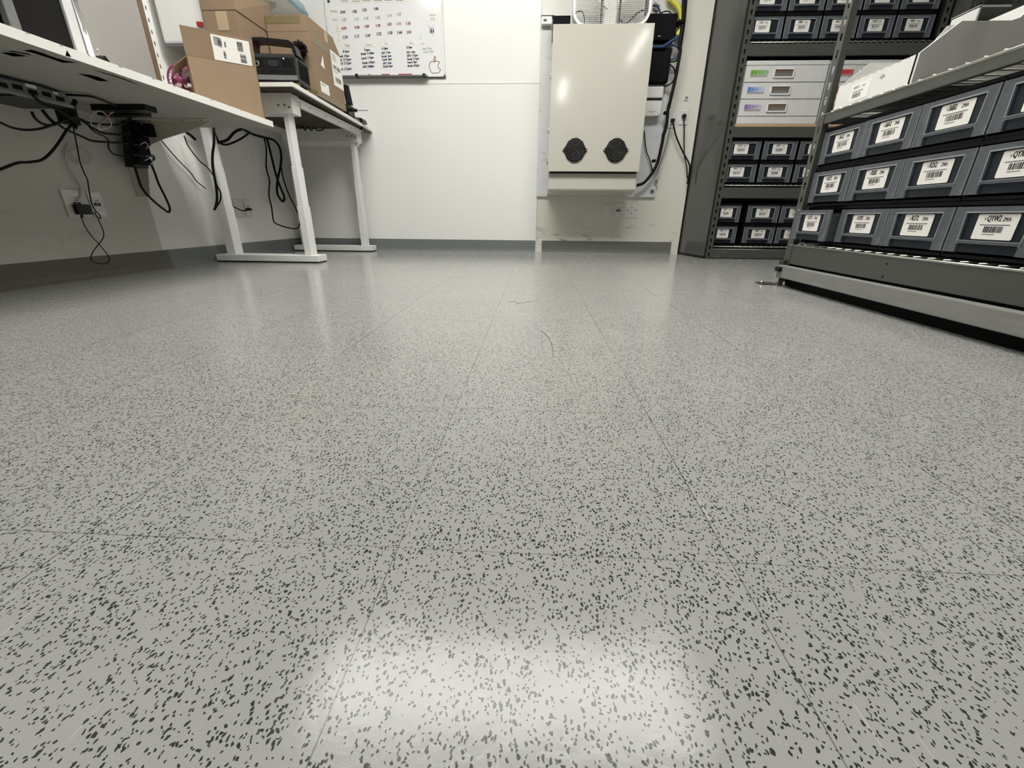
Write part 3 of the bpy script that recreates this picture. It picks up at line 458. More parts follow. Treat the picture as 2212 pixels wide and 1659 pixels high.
# slotted wall standard
def slotted_face(q, a0, a1, z0, z1, pos, axis, m, pitch=.052, sw=.012, sh=.026, keyhole=True):
    """flat strip from a0 to a1 (horizontal) with real keyhole slots, in the plane axis = pos"""
    def P(u, v): return (pos, u, v) if axis == 'x' else (u, pos, v)
    n = max(1, int((z1 - z0) / pitch)); c = (a0 + a1) / 2; dz = (z1 - z0) / n
    for k in range(n):
        b0, b1 = z0 + k * dz, z0 + (k + 1) * dz; cz = (b0 + b1) / 2
        hole = [(-sw * .3, -sh / 2), (sw * .3, -sh / 2), (sw * .5, 0), (sw * .6, sh * .3), (sw * .3, sh / 2), (-sw * .3, sh / 2), (-sw * .6, sh * .3), (-sw * .5, 0)] if keyhole else [(-sw / 2, -sh / 2), (sw / 2, -sh / 2), (sw / 2, 0), (sw / 2, sh / 4), (sw / 2, sh / 2), (-sw / 2, sh / 2), (-sw / 2, sh / 4), (-sw / 2, 0)]
        outer = [(a0, b0), (a1, b0), (a1, cz), (a1, cz + dz * .25), (a1, b1), (a0, b1), (a0, cz + dz * .25), (a0, cz)]
        vs = [P(*o) for o in outer] + [P(c + h[0], cz + h[1]) for h in hole]
        q.raw(vs, [(i, (i + 1) % 8, 8 + (i + 1) % 8, 8 + i) for i in range(8)], m)
st = thing('slotted_wall_standard', 'white slotted upright on the left wall behind the cardboard boxes', 'shelf upright', (-2.05, 2.63, .75))
q = MB(); slotted_face(q, 2.603, 2.650, .75, 2.2, -2.045, 'x', 'white_metal', .05, .007, .018, False)
q.box(-2.068, -2.045, 2.600, 2.603, .75, 2.2, 'white_metal'); q.box(-2.068, -2.045, 2.650, 2.653, .75, 2.2, 'white_metal'); q.build('channel', st)
wc = thing('wall_cabinet', 'white wall cabinet mounted beside the slotted upright', 'cabinet', (-1.9, 2.8, 1.12))
MB().bbox(-2.02, -1.775, 2.660, 3.05, 1.135, 1.75, 'white_metal', .012).build('body', wc)
MB().box(-2.015, -1.78, 2.665, 3.04, 1.125, 1.134, 'grey_plastic').build('underside', wc)  # grey plate, shade below the white cabinet put into its colour
tag(MB().bbox(-1.803, -1.773, 2.640, 2.654, 1.20, 1.222, 'red', .003).build('price_tag'), 'tiny red square tag on the white wall cabinet', 'tag')
# shelf above the desk
sh = thing('wall_shelf', 'white wall shelf board high above the cardboard boxes', 'shelf', (-1.9, 3.3, 1.65))
MB().box(-2.068, -1.75, 2.95, 3.795, 1.657, 1.69, 'white_board').build('board', sh)
for Y in (3.1, 3.6): MB().prism([(-2.068, 1.50), (-2.05, 1.50), (-1.85, 1.64), (-1.85, 1.656), (-2.068, 1.656)], 'y', Y, Y + .004, 'white_metal').build('bracket', sh)
hd = thing('label_holder', 'clear blue plastic label holder hung on the wall shelf edge', 'label holder', (-1.74, 3.7, 1.65))
q = MB(); q.prism([(-1.749, 1.68), (-1.745, 1.72), (-1.715, 1.66), (-1.72, 1.645)], 'y', 3.46, 3.79, 'holder'); q.build('sleeve', hd)
MB().box(-1.7495, -1.7485, 3.5, 3.78, 1.665, 1.685, 'tag_blue').build('card_insert', hd)

# pink fan
pf = thing('desk_fan', 'small pink desk fan behind the open cardboard box', 'fan', (-1.77, 2.42, .744))
q = MB(); c = Vector((-1.785, 2.40, .905))
q.ring(c, 'y', .062, .0045, 'pink'); q.ring(c + Vector((0, .03, 0)), 'y', .062, .0045, 'pink'); q.ring(c, 'y', .034, .0012, 'pink')
for k in range(20):
    a = 2 * math.pi * k / 20; q.tube([c + Vector((math.cos(a) * .014, -.006, math.sin(a) * .014)), c + Vector((math.cos(a + .25) * .04, -.008, math.sin(a + .25) * .04)), c + Vector((math.cos(a + .35) * .062, 0, math.sin(a + .35) * .062))], .0012, 'pink', 5, sub=3)
q.build('guard', pf)
q = MB(); q.cyl(c + Vector((0, -.008, 0)), c + Vector((0, .03, 0)), .014, 'pink')
for k in range(4):
    a = math.pi / 2 * k; q.hexa([c + Vector((math.cos(a + d) * r_, .008 + y_, math.sin(a + d) * r_)) for y_ in (0, .004) for d, r_ in ((-.15, .013), (-.3, .052), (.35, .052), (.15, .013))], 'plum')
q.build('blade', pf)
MB().cyl(c + Vector((0, .02, -.06)), (c.x, c.y + .02, .76), .008, 'pink').build('stem', pf)
MB().cyl((c.x, c.y + .02, .7445), (c.x, c.y + .02, .762), .042, 'pink').build('base', pf)

# ---------------------------------------------------------------- cardboard boxes
def barcode(q, o, u, v, w_, h_, m='ink', seed=1):
    random.seed(seed); o = Vector(o); u = Vector(u); v = Vector(v); x = 0
    while x < w_:
        d = random.choice((.0012, .0018, .003)) * w_ / .045
        if x + d > w_: break
        q.face([o + u * x, o + u * (x + d), o + u * (x + d) + v * h_, o + u * x + v * h_], m); x += d + random.choice((.001, .0014, .0024)) * w_ / .045
def paper_label(parent, o, u, v, w_, h_, seed=1, kind='ship'):
    n = Vector(u).cross(Vector(v)).normalized(); q = MB(); o = Vector(o); u = Vector(u); v = Vector(v)
    q.hexa([o, o + u * w_, o + u * w_ - n * .0008, o - n * .0008, o + v * h_, o + u * w_ + v * h_, o + u * w_ + v * h_ - n * .0008, o + v * h_ - n * .0008], 'paper')
    e = o + n * .0004; random.seed(seed)
    if kind == 'ship_h':       # two panels side by side, bars running across
        for r_ in range(7): q.face([e + u * (w_ * .06) + v * (h_ * (.9 - r_ * .05)), e + u * (w_ * .06 + w_ * .18 * random.random() + .01) + v * (h_ * (.9 - r_ * .05)), e + u * (w_ * .06 + .03) + v * (h_ * (.9 - r_ * .05) + .0025), e + u * (w_ * .06) + v * (h_ * (.9 - r_ * .05) + .0025)], 'ink_grey')
        for a, b0, ww, hh, sd in ((.16, .55, .10, .34, 1), (.32, .58, .05, .22, 2), (.26, .12, .06, .30, 3), (.66, .52, .15, .38, 4), (.70, .08, .16, .36, 5)):
            barcode(q, e + u * w_ * a + v * h_ * b0, v, u, h_ * hh, w_ * ww, 'ink', sd)
    elif kind == 'ship':
        for r_ in range(6): q.face([e + u * (w_ * .1) + v * (h_ * (.92 - r_ * .035)), e + u * (w_ * (.3 + .4 * random.random())) + v * (h_ * (.92 - r_ * .035)), e + u * (w_ * .4) + v * (h_ * (.92 - r_ * .035) + .002), e + u * (w_ * .1) + v * (h_ * (.92 - r_ * .035) + .002)], 'ink_grey')
        barcode(q, e + u * w_ * .12 + v * h_ * .50, u, v, w_ * .72, h_ * .12, 'ink', 7); barcode(q, e + u * w_ * .2 + v * h_ * .14, u, v, w_ * .62, h_ * .14, 'ink', 8)
        q.face([e + u * w_ * .1 + v * h_ * .42, e + u * w_ * .5 + v * h_ * .42, e + u * w_ * .5 + v * (h_ * .42 + .003), e + u * w_ * .1 + v * (h_ * .42 + .003)], 'ink_grey')
    elif kind == 'plain':
        for r_ in range(3): q.face([e + u * (w_ * .1) + v * (h_ * (.85 - r_ * .07)), e + u * (w_ * .6) + v * (h_ * (.85 - r_ * .07)), e + u * (w_ * .6) + v * (h_ * (.85 - r_ * .07) + .0015), e + u * (w_ * .1) + v * (h_ * (.85 - r_ * .07) + .0015)], 'ink_grey')
    return q.build('label', parent)
# open box with a shipping label, turned toward the room
bxA = thing('cardboard_box', 'open brown cardboard box with shipping label at the worktop end', 'box', (-1.52, 2.34, .744), 'cardboard boxes')
A0 = Vector((-1.627, 2.262, .7455)); A1 = Vector((-1.405, 2.437, .7455)); u = (A1 - A0).normalized(); n_out = Vector((u.y, -u.x, 0)); L = (A1 - A0).length; D_ = .16; zc = .965; zf = 1.072; th = .004
def slab(q, a, b, z0, z1, off, m):   # vertical slab from a to b, thickness inwards
    a = Vector(a); b = Vector(b); o = off
    q.hexa([(a.x, a.y, z0), (b.x, b.y, z0), (b.x + o.x, b.y + o.y, z0), (a.x + o.x, a.y + o.y, z0), (a.x, a.y, z1), (b.x, b.y, z1), (b.x + o.x, b.y + o.y, z1), (a.x + o.x, a.y + o.y, z1)], m)
inn = -n_out
q = MB(); slab(q, A0, A1, .7455, zc, inn * th, 'card'); slab(q, A0 + inn * D_, A1 + inn * D_, .7455, zc, n_out * th, 'card'); slab(q, A0, A0 + inn * D_, .7455, zc, u * th, 'card'); slab(q, A1, A1 + inn * D_, .7455, zc, -u * th, 'card')
q.hexa([A0, A1, A1 + inn * D_, A0 + inn * D_] + [p + Vector((0, 0, .004)) for p in (A0, A1, A1 + inn * D_, A0 + inn * D_)], 'card'); q.build('body', bxA)
q = MB(); lean = n_out * .022
q.hexa([A0 + Vector((0, 0, zc - .7445)), A1 + Vector((0, 0, zc - .7445)), A1 + inn * th + Vector((0, 0, zc - .7445)), A0 + inn * th + Vector((0, 0, zc - .7445)), A0 + lean + Vector((0, 0, zf - .7455)), A1 + lean + Vector((0, 0, zf - .7455)), A1 + lean + inn * th + Vector((0, 0, zf - .7455)), A0 + lean + inn * th + Vector((0, 0, zf - .7455))], 'card'); q.build('flap', bxA)
q = MB(); a = A0 + Vector((0, 0, zc - .746)); q.hexa([a, a + inn * D_, a + inn * D_ + u * th, a + u * th, a - u * .06 + Vector((0, 0, -.05)), a + inn * D_ - u * .06 + Vector((0, 0, -.05)), a + inn * D_ - u * .056 + Vector((0, 0, -.05)), a - u * .056 + Vector((0, 0, -.05))], 'card_in'); q.build('flap', bxA)
paper_label(bxA, A0 + u * .112 + n_out * .0015 + Vector((0, 0, zc - .7455 + .002)), u, (lean + Vector((0, 0, zf - zc))).normalized(), .155, .096, 3, 'ship_h')
# tall box leaning behind, on the desk
bxB = thing('cardboard_box', 'tall open cardboard box with a pale tape patch, behind the others', 'box', (-1.67, 2.78, .95), 'cardboard boxes')
DZ = .952
q = MB(); q.box(-1.755, -1.5882, 2.64, 2.648, DZ, 1.268, 'card'); q.box(-1.588, -1.58, 2.64, 2.955, DZ, 1.268, 'card'); q.box(-1.755, -1.747, 2.6482, 2.9468, DZ, 1.268, 'card'); q.box(-1.755, -1.5882, 2.947, 2.955, DZ, 1.268, 'card'); q.box(-1.7468, -1.5882, 2.6482, 2.9468, DZ, DZ + .006, 'card'); q.build('body', bxB)
q = MB(); q.hexa([(-1.582, 2.64, 1.268), (-1.576, 2.64, 1.268), (-1.576, 2.955, 1.268), (-1.582, 2.955, 1.268), (-1.592, 2.66, 1.37), (-1.586, 2.66, 1.37), (-1.572, 2.985, 1.42), (-1.578, 2.985, 1.42)], 'card'); q.build('flap', bxB)
q = MB(); q.hexa([(-1.755, 2.638, 1.268), (-1.58, 2.638, 1.268), (-1.58, 2.644, 1.268), (-1.755, 2.644, 1.268), (-1.76, 2.640, 1.40), (-1.585, 2.640, 1.37), (-1.585, 2.646, 1.37), (-1.76, 2.646, 1.40)], 'card'); q.build('flap', bxB)
MB().box(-1.688, -1.628, 2.6385, 2.6395, 1.182, 1.262, 'clear_tape').build('tape_patch', bxB)
# big taped box on the desk
bxC = thing('cardboard_box', 'large taped cardboard box with white labels on the desk', 'box', (-1.44, 3.1, .94), 'cardboard boxes')
CX0, CX1, CY0, CY1, CZ0, CZ1 = -1.568, -1.32, 2.90, 3.30, .9505, 1.262
q = MB(); q.box(CX0, CX1 - .0052, CY0, CY0 + .005, CZ0, CZ1, 'card'); q.box(CX0, CX1 - .0052, CY1 - .005, CY1, CZ0, CZ1, 'card'); q.box(CX1 - .005, CX1, CY0, CY1, CZ0, CZ1, 'card'); q.box(CX0, CX0 + .005, CY0 + .0052, CY1 - .0052, CZ0, CZ1, 'card'); q.box(CX0 + .0052, CX1 - .0052, CY0 + .0052, CY1 - .0052, CZ0, CZ0 + .005, 'card'); q.build('body', bxC)
q = MB(); q.hexa([(CX1 - .006, CY0 + .004, CZ1), (CX1, CY0 + .004, CZ1), (CX1, CY1 - .002, CZ1), (CX1 - .006, CY1 - .002, CZ1), (CX1 - .012, CY0 + .006, 1.338), (CX1 - .006, CY0 + .006, 1.338), (CX1 - .004, CY1 - .075, 1.338), (CX1 - .010, CY1 - .075, 1.338)], 'card'); q.build('flap', bxC)
q = MB(); q.box(CX0, CX1 - .006, CY0 - .001, CY0 + .005, CZ1, 1.338, 'card'); q.build('flap', bxC)
for bx_ in ((CX1, CX1 + .0008, CY0, CY1, CZ1 - .045, CZ1 - .004), (CX1, CX1 + .0008, CY0, CY1, CZ0, CZ0 + .034), (CX0, CX1, CY0 - .0008, CY0, CZ0, CZ0 + .03), (CX0, CX1 - .045, CY0 - .0018, CY0 - .0011, 1.298, 1.334)): MB().box(*bx_, 'tape').build('tape', bxC)
MB().box(CX1 - .003, CX1 - .001, CY0 + .20, CY0 + .24, 1.27, 1.33, 'clear_tape').build('tape_strip', bxC)
paper_label(bxC, (CX1 + .0018, 3.150, 1.066), (0, 1, 0), (0, 0, 1), .146, .188, 5, 'ship')
paper_label(bxC, (CX1 + .0018, 2.948, .984), (0, 1, 0), (0, 0, 1), .112, .054, 6, 'plain')
q = MB(); q.face([(CX1 + .0018, 2.985, 1.128), (CX1 + .0018, 3.035, 1.118), (CX1 + .0018, 3.03, 1.19), (CX1 + .0018, 3.00, 1.145)], 'paper'); q.build('torn_patch', bxC)

# ---------------------------------------------------------------- power station
ps = thing('power_station', 'dark grey portable power station with handle on the desk corner', 'power station', (-1.43, 2.77, .95))
yaw = R(5); pc = Vector((-1.435, 2.675, 0))
def RP(x, y, z): c_, s_ = math.cos(yaw), math.sin(yaw); return (pc.x + c_ * x - s_ * y, pc.y + s_ * x + c_ * y, z)
class MBR(MB):
    def build(s, *a, **k): s.v = [RP(*p) for p in s.v]; return MB.build(s, *a, **k)
q = MBR(); q.prism([(-.120, .972), (.116, .972), (.118, 1.078), (.10, 1.092), (-.105, 1.092), (-.120, 1.08)], 'y', 0, .155, 'dark_grey'); q.build('body', ps)
q = MBR(); q.prism([(-.118, .964), (.112, .964), (.116, .972), (-.120, .972)], 'y', .003, .16, 'black'); q.build('base', ps)
MBR().box(-.118, .112, -.0035, .001, .974, .996, 'grey_plastic').build('lower_band', ps)
pnl = MBR().bbox(-.116, .106, -.003, .002, .998, 1.076, 'black', .001).build('control_panel', ps)
q = MBR()
for x0, x1, z0, z1 in ((-.110, -.050, 1.022, 1.072), (-.044, .028, 1.022, 1.072), (.034, .100, 1.022, 1.072), (-.110, -.050, 1.002, 1.018), (-.044, .028, 1.002, 1.018), (.034, .100, 1.002, 1.018)):
    for a, b_, c_, d_ in ((x0, x1, z1 - .0012, z1), (x0, x1, z0, z0 + .0012), (x0, x0 + .0012, z0, z1), (x1 - .0012, x1, z0, z1)): q.box(a, b_, -.0042, -.003, c_, d_, 'dark_grey')
q.build('panel_frame', pnl)
MBR().bbox(-.034, .018, -.0045, -.003, 1.034, 1.062, 'screen', .0006).build('display', pnl)
q = MBR(); q.ring((-.094, -.0045, 1.046), 'y', .0105, .0018, 'chrome', 24, 6); q.build('power_button', pnl)
for x in (.046, .060, .074, .088): MBR().bbox(x - .004, x + .004, -.0045, -.003, 1.036, 1.056, 'black_soft', .0006).build('socket', pnl)
q = MBR(); q.cyl((.052, -.005, 1.070), (.052, -.003, 1.070), .0022, emis('status_led', 6.0, (1, 1, 1)), 10); q.build('indicator', pnl)
q = MBR(); hp = [(-.112, .05, 1.085), (-.113, .05, 1.135), (-.104, .05, 1.158), (-.06, .05, 1.160), (.05, .05, 1.152), (.085, .05, 1.150), (.103, .05, 1.135), (.112, .05, 1.09)]
for k in range(len(hp) - 1):
    a, b_ = Vector(hp[k]), Vector(hp[k + 1]); d = (b_ - a).normalized(); nn = Vector((-d.z, 0, d.x)) * .008
    q.hexa([a - nn + Vector((0, -.035, 0)), b_ - nn + Vector((0, -.035, 0)), b_ - nn + Vector((0, .035, 0)), a - nn + Vector((0, .035, 0)), a + nn + Vector((0, -.035, 0)), b_ + nn + Vector((0, -.035, 0)), b_ + nn + Vector((0, .035, 0)), a + nn + Vector((0, .035, 0))], 'black')
q.build('handle', ps)
q = MBR()
for k in range(6): q.box(.117, .121, .02 + k * .022, .032 + k * .022, .985, 1.07, 'black_soft')
q.build('side_vent', ps)
for x, y in ((-.09, .02), (.09, .02), (-.09, .14), (.09, .14)): MBR().bbox(x - .018, x + .018, y - .012, y + .012, .953, .964, 'lime', .003).build('foot', ps)
# dark pom
q = MB(); random.seed(8); c = Vector((-1.375, 2.862, 1.165))
q.ring(c, 'y', .012, .012, 'plum', 12, 8)
for k in range(420):
    th_ = math.acos(1 - 2 * random.random()); ph = random.random() * 6.283; d = Vector((math.sin(th_) * math.cos(ph), .7 * math.sin(th_) * math.sin(ph), math.cos(th_))); r_ = .036 + .016 * random.random()
    s_ = d.cross(Vector((random.random() - .5, random.random() - .5, random.random() - .5))).normalized() * .0035
    p = c + d * r_; q.raw([c + d * .006 - s_, c + d * .006 + s_, c + d * r_ * .7 + s_ * 1.6, p, c + d * r_ * .7 - s_ * 1.6], [(0, 1, 2, 3, 4)], 'plum')
tag(q.build('fluffy_pom'), 'dark plum fluffy pom between power station and taped box', 'pom')
o = MB().cyl((-1.375, 2.862, .952), (-1.375, 2.862, 1.13), .004, 'plum', 8).build('stick', bpy.data.objects['fluffy_pom'])

# things at the far end of the desk
sl = thing('tablet_stand', 'black tablet upright at the far end of the desk', 'tablet', (-1.38, 3.45, .94))
q = MB(); q.hexa([(-1.372, 3.44, 1.02), (-1.342, 3.44, 1.018), (-1.330, 3.46, 1.018), (-1.368, 3.46, 1.02), (-1.380, 3.44, 1.140), (-1.352, 3.44, 1.138), (-1.345, 3.46, 1.138), (-1.378, 3.46, 1.140)], 'black'); q.build('slab', sl)
MB().bbox(-1.365, -1.343, 3.4375, 3.4405, 1.03, 1.128, 'screen', .001).build('screen', sl)
MB().bbox(-1.43, -1.345, 3.40, 3.52, .945, 1.02, 'black', .01).build('base', sl)
sd = thing('screwdriver', 'black handled screwdriver jutting toward the whiteboard', 'screwdriver', (-1.30, 3.43, .98))
MB().tube([(-1.40, 3.43, .992), (-1.37, 3.43, .990), (-1.33, 3.43, .985), (-1.295, 3.43, .982)], .011, 'black', 10).build('grip', sd)
MB().cyl((-1.295, 3.43, .982), (-1.215, 3.43, .982), .0028, 'grey_plastic', 8).build('shaft', sd)
sn = thing('barcode_scanner', 'black and grey handheld scanner at the far desk corner', 'scanner', (-1.35, 3.62, .93))
q = MB(); q.hexa([(-1.40, 3.57, .936), (-1.31, 3.57, .934), (-1.31, 3.66, .934), (-1.40, 3.66, .936), (-1.40, 3.57, .975), (-1.32, 3.57, .962), (-1.32, 3.66, .962), (-1.40, 3.66, .975)], 'black'); q.build('body', sn)
q = MB(); q.hexa([(-1.39, 3.566, .945), (-1.335, 3.566, .942), (-1.335, 3.57, .942), (-1.39, 3.57, .945), (-1.39, 3.566, .970), (-1.345, 3.566, .962), (-1.345, 3.57, .962), (-1.39, 3.57, .970)], 'grey_plastic'); q.build('window', sn)

# ---------------------------------------------------------------- standing desk
dk = thing('standing_desk', 'white height adjustable desk against the left wall', 'desk', (-1.7, 3.2, 0))
DX0, DX1 = -2.05, -1.325
def zt_(y): return .950 - (y - 2.62) * .020
q = MB(); y0, y1 = 2.62, 3.795
q.hexa([(DX0, y0, zt_(y0) - .019), (DX1, y0, zt_(y0) - .019), (DX1, y1, zt_(y1) - .019), (DX0, y1, zt_(y1) - .019), (DX0, y0, zt_(y0)), (DX1, y0, zt_(y0)), (DX1, y1, zt_(y1)), (DX0, y1, zt_(y1))], 'white_board'); q.build('top', dk)
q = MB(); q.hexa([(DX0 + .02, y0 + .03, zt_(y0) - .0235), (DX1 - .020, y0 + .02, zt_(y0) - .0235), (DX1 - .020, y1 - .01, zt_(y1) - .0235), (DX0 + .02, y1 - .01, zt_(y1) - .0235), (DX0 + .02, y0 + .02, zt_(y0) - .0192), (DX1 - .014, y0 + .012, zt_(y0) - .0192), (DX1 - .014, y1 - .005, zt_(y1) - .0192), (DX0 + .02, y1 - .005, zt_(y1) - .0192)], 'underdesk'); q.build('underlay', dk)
for yc, ztop in ((2.75, .822), (3.68, .815)):
    ft = MB().bbox(-2.045, -1.373, yc - .06, yc + .06, .008, .047, 'white_metal', .004).build('foot', dk)
    MB().box(-2.04, -1.378, yc - .055, yc + .055, .0005, .008, 'black').build('foot_pad', ft)
    for xa, xb in ((-1.466, -1.424), (-1.980, -1.925)):
        lg = MB().bbox(xa, xb, yc - .040, yc + .040, .047, .335, 'white_metal', .003).build('leg', dk)
        MB().bbox(xa + .003, xb - .003, yc - .036, yc + .036, .335, .48 + .075, 'white_metal', .003).build('leg_stage', lg)
        MB().bbox(xa + .006, xb - .006, yc - .032, yc + .032, .555, ztop, 'white_metal', .003).build('leg_stage', lg)
    MB().bbox(-1.99, -1.392, yc - .045, yc + .045, ztop, zt_(yc) - .0245, 'white_metal', .003).build('end_bracket', dk)
    for xx, dz in ((-1.47, .04), (-1.435, .04), (-1.41, .03)): MB().cyl((xx, yc - .0475, ztop + dz), (xx, yc - .045, ztop + dz), .006, 'grey_plastic', 12).build('bolt', dk)
q = MB(); q.box(-1.405, -1.385, 2.795, 3.635, .868, .906, 'white_metal'); q.box(-1.385, -1.372, 2.70, 3.73, .898, .904, 'white_metal'); q.build('side_rail', dk)
MB().box(-1.99, -1.97, 2.795, 3.635, .868, .906, 'white_metal').build('side_rail', dk)
q = MB(); q.box(-1.99, -1.40, 3.655, 3.675, .79, .90, 'white_metal'); q.build('cross_panel', dk)
for yy in (2.9, 3.1, 3.3, 3.5): MB().cyl((-1.3855, yy, .885), (-1.383, yy, .885), .004, 'grey_plastic', 10).build('bolt', dk)
for xx in (-1.93, -1.85, -1.62, -1.47): MB().cyl((xx, 3.652, .85), (xx, 3.655, .85), .006, 'grey_plastic', 10).build('bolt', dk)
q = MB(); q.bbox(-1.352, -1.328, 3.60, 3.77, .892, .908, 'black', .003); q.tube([(-1.34, 3.60, .900), (-1.345, 3.56, .905), (-1.36, 3.56, .912)], .002, 'black', 6); q.build('height_controller', dk)

for P_, l_ in zip(HAIRS, ('dark curved hair lying on the floor tiles', 'thin bent hair on the far floor tiles', 'short dark thread on the left floor tiles')):
    tag(MB().tube([(x, y, .0008) for x, y, z in P_], .00045, 'black', 5).build('hair_strand'), l_, 'hair', 'loose hairs on the floor')

# ---------------------------------------------------------------- gear under the worktop
sw = thing('network_switch', 'grey rack network switch slung under the worktop', 'network switch', (-1.9, 1.58, .665))
MB().box(-2.0, -1.80, 1.25, 1.80, .668, .712, 'grey_plastic').build('case', sw)
MB().box(-2.0, -1.80, 1.62, 1.805, .662, .668, 'black').build('bottom_plate', sw)
MB().box(-1.80, -1.795, 1.25, 1.805, .662, .672, 'galv').build('mounting_lip', sw)
for k in range(11):
    y = 1.29 + k * .046
    MB().box(-1.7995, -1.7985, y, y + .030, .678 + (k % 2) * .004, .692 + (k % 2) * .004, 'black_soft').build('port', sw)
MB().box(-1.7995, -1.798, 1.655, 1.69, .698, .709, 'paper').build('label', sw)
MB().box(-1.7995, -1.798, 1.745, 1.762, .698, .709, 'paper').build('label', sw)
tag(MB().box(-1.90, -1.66, 1.985, 2.045, .694, .7155, 'black').build('power_rail'), 'flat black power rail screwed under the worktop, front one', 'power rail', 'power rails under the worktop')
tag(MB().box(-1.95, -1.74, 2.06, 2.105, .690, .7155, 'black').build('power_rail'), 'shorter black power rail under the worktop, behind the front one', 'power rail', 'power rails under the worktop')
tag(MB().bbox(-1.95, -1.91, 1.87, 1.93, .625, .69, 'black', .006).build('power_adapter'), 'black power adapter hanging beside the network switch', 'power adapter', 'power adapters')
pw = thing('power_strip', 'long black power strip hanging upright below the worktop', 'power strip', (-2.0, 2.26, .5))
q = MB(); q.hexa([(-2.03, 2.205, .50), (-1.98, 2.205, .50), (-1.98, 2.285, .50), (-2.03, 2.285, .50), (-2.02, 2.25, .705), (-1.97, 2.25, .705), (-1.97, 2.32, .705), (-2.02, 2.32, .705)], 'black'); q.build('body', pw)
for k in range(4): MB().bbox(-1.985, -1.945, 2.205 + k * .012, 2.275 + k * .012, .512 + k * .046, .548 + k * .046, 'black_soft', .006).build('plug', pw)
for k, (zz) in enumerate((.60, .53)): MB().tube([(-1.94, 2.23, zz), (-1.93, 2.25, zz + .012), (-1.935, 2.27, zz), (-1.945, 2.26, zz - .015)], .0022, 'white_cable', 6).build('tie', pw)
tag(MB().bbox(-1.935, -1.90, 2.266, 2.297, .640, .695, 'black_soft', .003).build('power_adapter'), 'black square adapter on the right side of the power strip', 'power adapter', 'power adapters')
for key, pts, r_, m_, lab in CABLES:
    nm = 'cable' if key not in ('yel',) else 'corrugated_hose'
    q = MB()
    if key == 'yel':
        P_ = catmull(pts, 8); q.tube(P_, [r_ * (1.0 if i % 2 else .9) for i in range(len(P_))], m_, 14, True, False)
    else: q.tube(pts, r_, m_, 7)
    if key == 'd9': e = Vector(pts[-1]); q.box(e.x - .007, e.x + .007, e.y - .004, e.y + .004, e.z - .016, e.z + .004, 'offwhite')
    if key == 'd10': e = Vector(pts[-1]); q.box(e.x - .025, e.x + .01, e.y - .008, e.y + .008, e.z - .008, e.z + .008, 'black')
    if key == 'e6': pass
    tag(q.build(nm), lab, 'cable' if nm == 'cable' else 'hose', 'loose cables' if nm == 'cable' else None)

# ---------------------------------------------------------------- outlets
def outlet(face, a, z, kind, label, wd=.072, hh=.116, cat='outlet'):
    """face: 'left' wall (a = y) or 'back' wall (a = x); z centre"""
    o = thing('wall_outlet', label, cat, (0, 0, 0), 'wall outlet plates')
    def Q(): return MB()
    pl = Q().bbox(-wd / 2, wd / 2, -.006, 0, -hh / 2, hh / 2, 'offwhite', .003).build('cover_plate', o)
    if kind == 'duplex':
        for s_ in (.02, -.02):
            p = Q().bbox(-.017, .017, -.0075, -.005, s_ - .014, s_ + .014, 'white_metal', .002).build('socket', o)
            q = Q(); q.box(-.008, -.006, -.0078, -.0072, s_ - .002, s_ + .008, 'black'); q.box(.006, .008, -.0078, -.0072, s_ - .002, s_ + .007, 'black'); q.cyl((0, -.0078, s_ - .007), (0, -.0070, s_ - .007), .0025, 'black', 8); q.build('slot', p)
    if kind == 'data':
        for x_, z_ in ((-.009, 0), (.009, 0)): Q().box(x_ - .007, x_ + .007, -.0068, -.0058, z_ - .007, z_ + .007, 'black').build('jack', o)
        Q().box(-.006, .010, -.0068, -.0058, .012, .017, 'grey_plastic').build('jack_cover', o)
        Q().box(-.022, .022, -.0068, -.0058, .034, .044, 'paper').build('label_strip', o)
        Q().box(-.022, .022, -.0068, -.0058, -.044, -.034, 'paper').build('label_strip', o)
    if kind == 'blank':
        for x_, z_ in ((-.032, 0), (.032, .002), (0, .02), (-.002, -.022)): Q().cyl((x_, -.0068, z_), (x_, -.0055, z_), .0045, 'black', 10).build('hole', o)
    if kind == 'small': Q().box(-.008, .008, -.0065, -.0055, -.008, .008, 'grey_plastic').build('badge', o)
    if face == 'left': o.location = (XL + .0002, a, z); o.rotation_euler = (0, 0, R(90))
    else: o.location = (a, YB - .0002, z)
    return o
outlet('left', 1.94, .325, 'data', 'wide white outlet plate behind the black charger', .108)
outlet('left', 2.033, .325, 'data', 'narrow white data plate right of the black charger', .066)
outlet('left', 3.042, .324, 'duplex', 'white power outlet below the desk, left of the pair', .085)
outlet('left', 3.146, .325, 'data', 'white data plate below the desk, right of the pair')
outlet('back', .592, .340, 'duplex', 'white power outlet under the steel enclosure')
outlet('back', .690, .342, 'data', 'white data plate between outlet and blank plate')
outlet('back', .800, .345, 'blank', 'white blank plate with four black holes', .112)
outlet('back', 1.120, 1.016, 'data', 'white data plate with black cord beside the green shelving')
outlet('back', 1.035, .995, 'duplex', 'white power outlet half hidden by the cable bundle')
outlet('back', 1.121, 1.135, 'small', 'tiny square sensor above the right data plate', .034, .034, 'sensor')
ch = thing('charger', 'black square charger plugged into the left wall', 'charger', (-2.04, 1.943, .28))
MB().bbox(-2.063, -2.042, 1.912, 1.978, .281, .323, 'black', .006).build('body', ch)
MB().cyl((-2.05, 1.93, .268), (-2.05, 1.93, .282), .004, 'black', 8).build('strain_relief', ch)
for X_, Y_, Z_, l_ in ((1.118, 3.792, 1.013, 'black plug in the right data plate'), (1.036, 3.792, .985, 'black plug in the half hidden outlet')):
    tag(MB().bbox(X_ - .014, X_ + .014, Y_ - .016, Y_ + .010, Z_ - .010, Z_ + .010, 'black', .003).build('plug'), l_, 'plug', 'wall plugs')

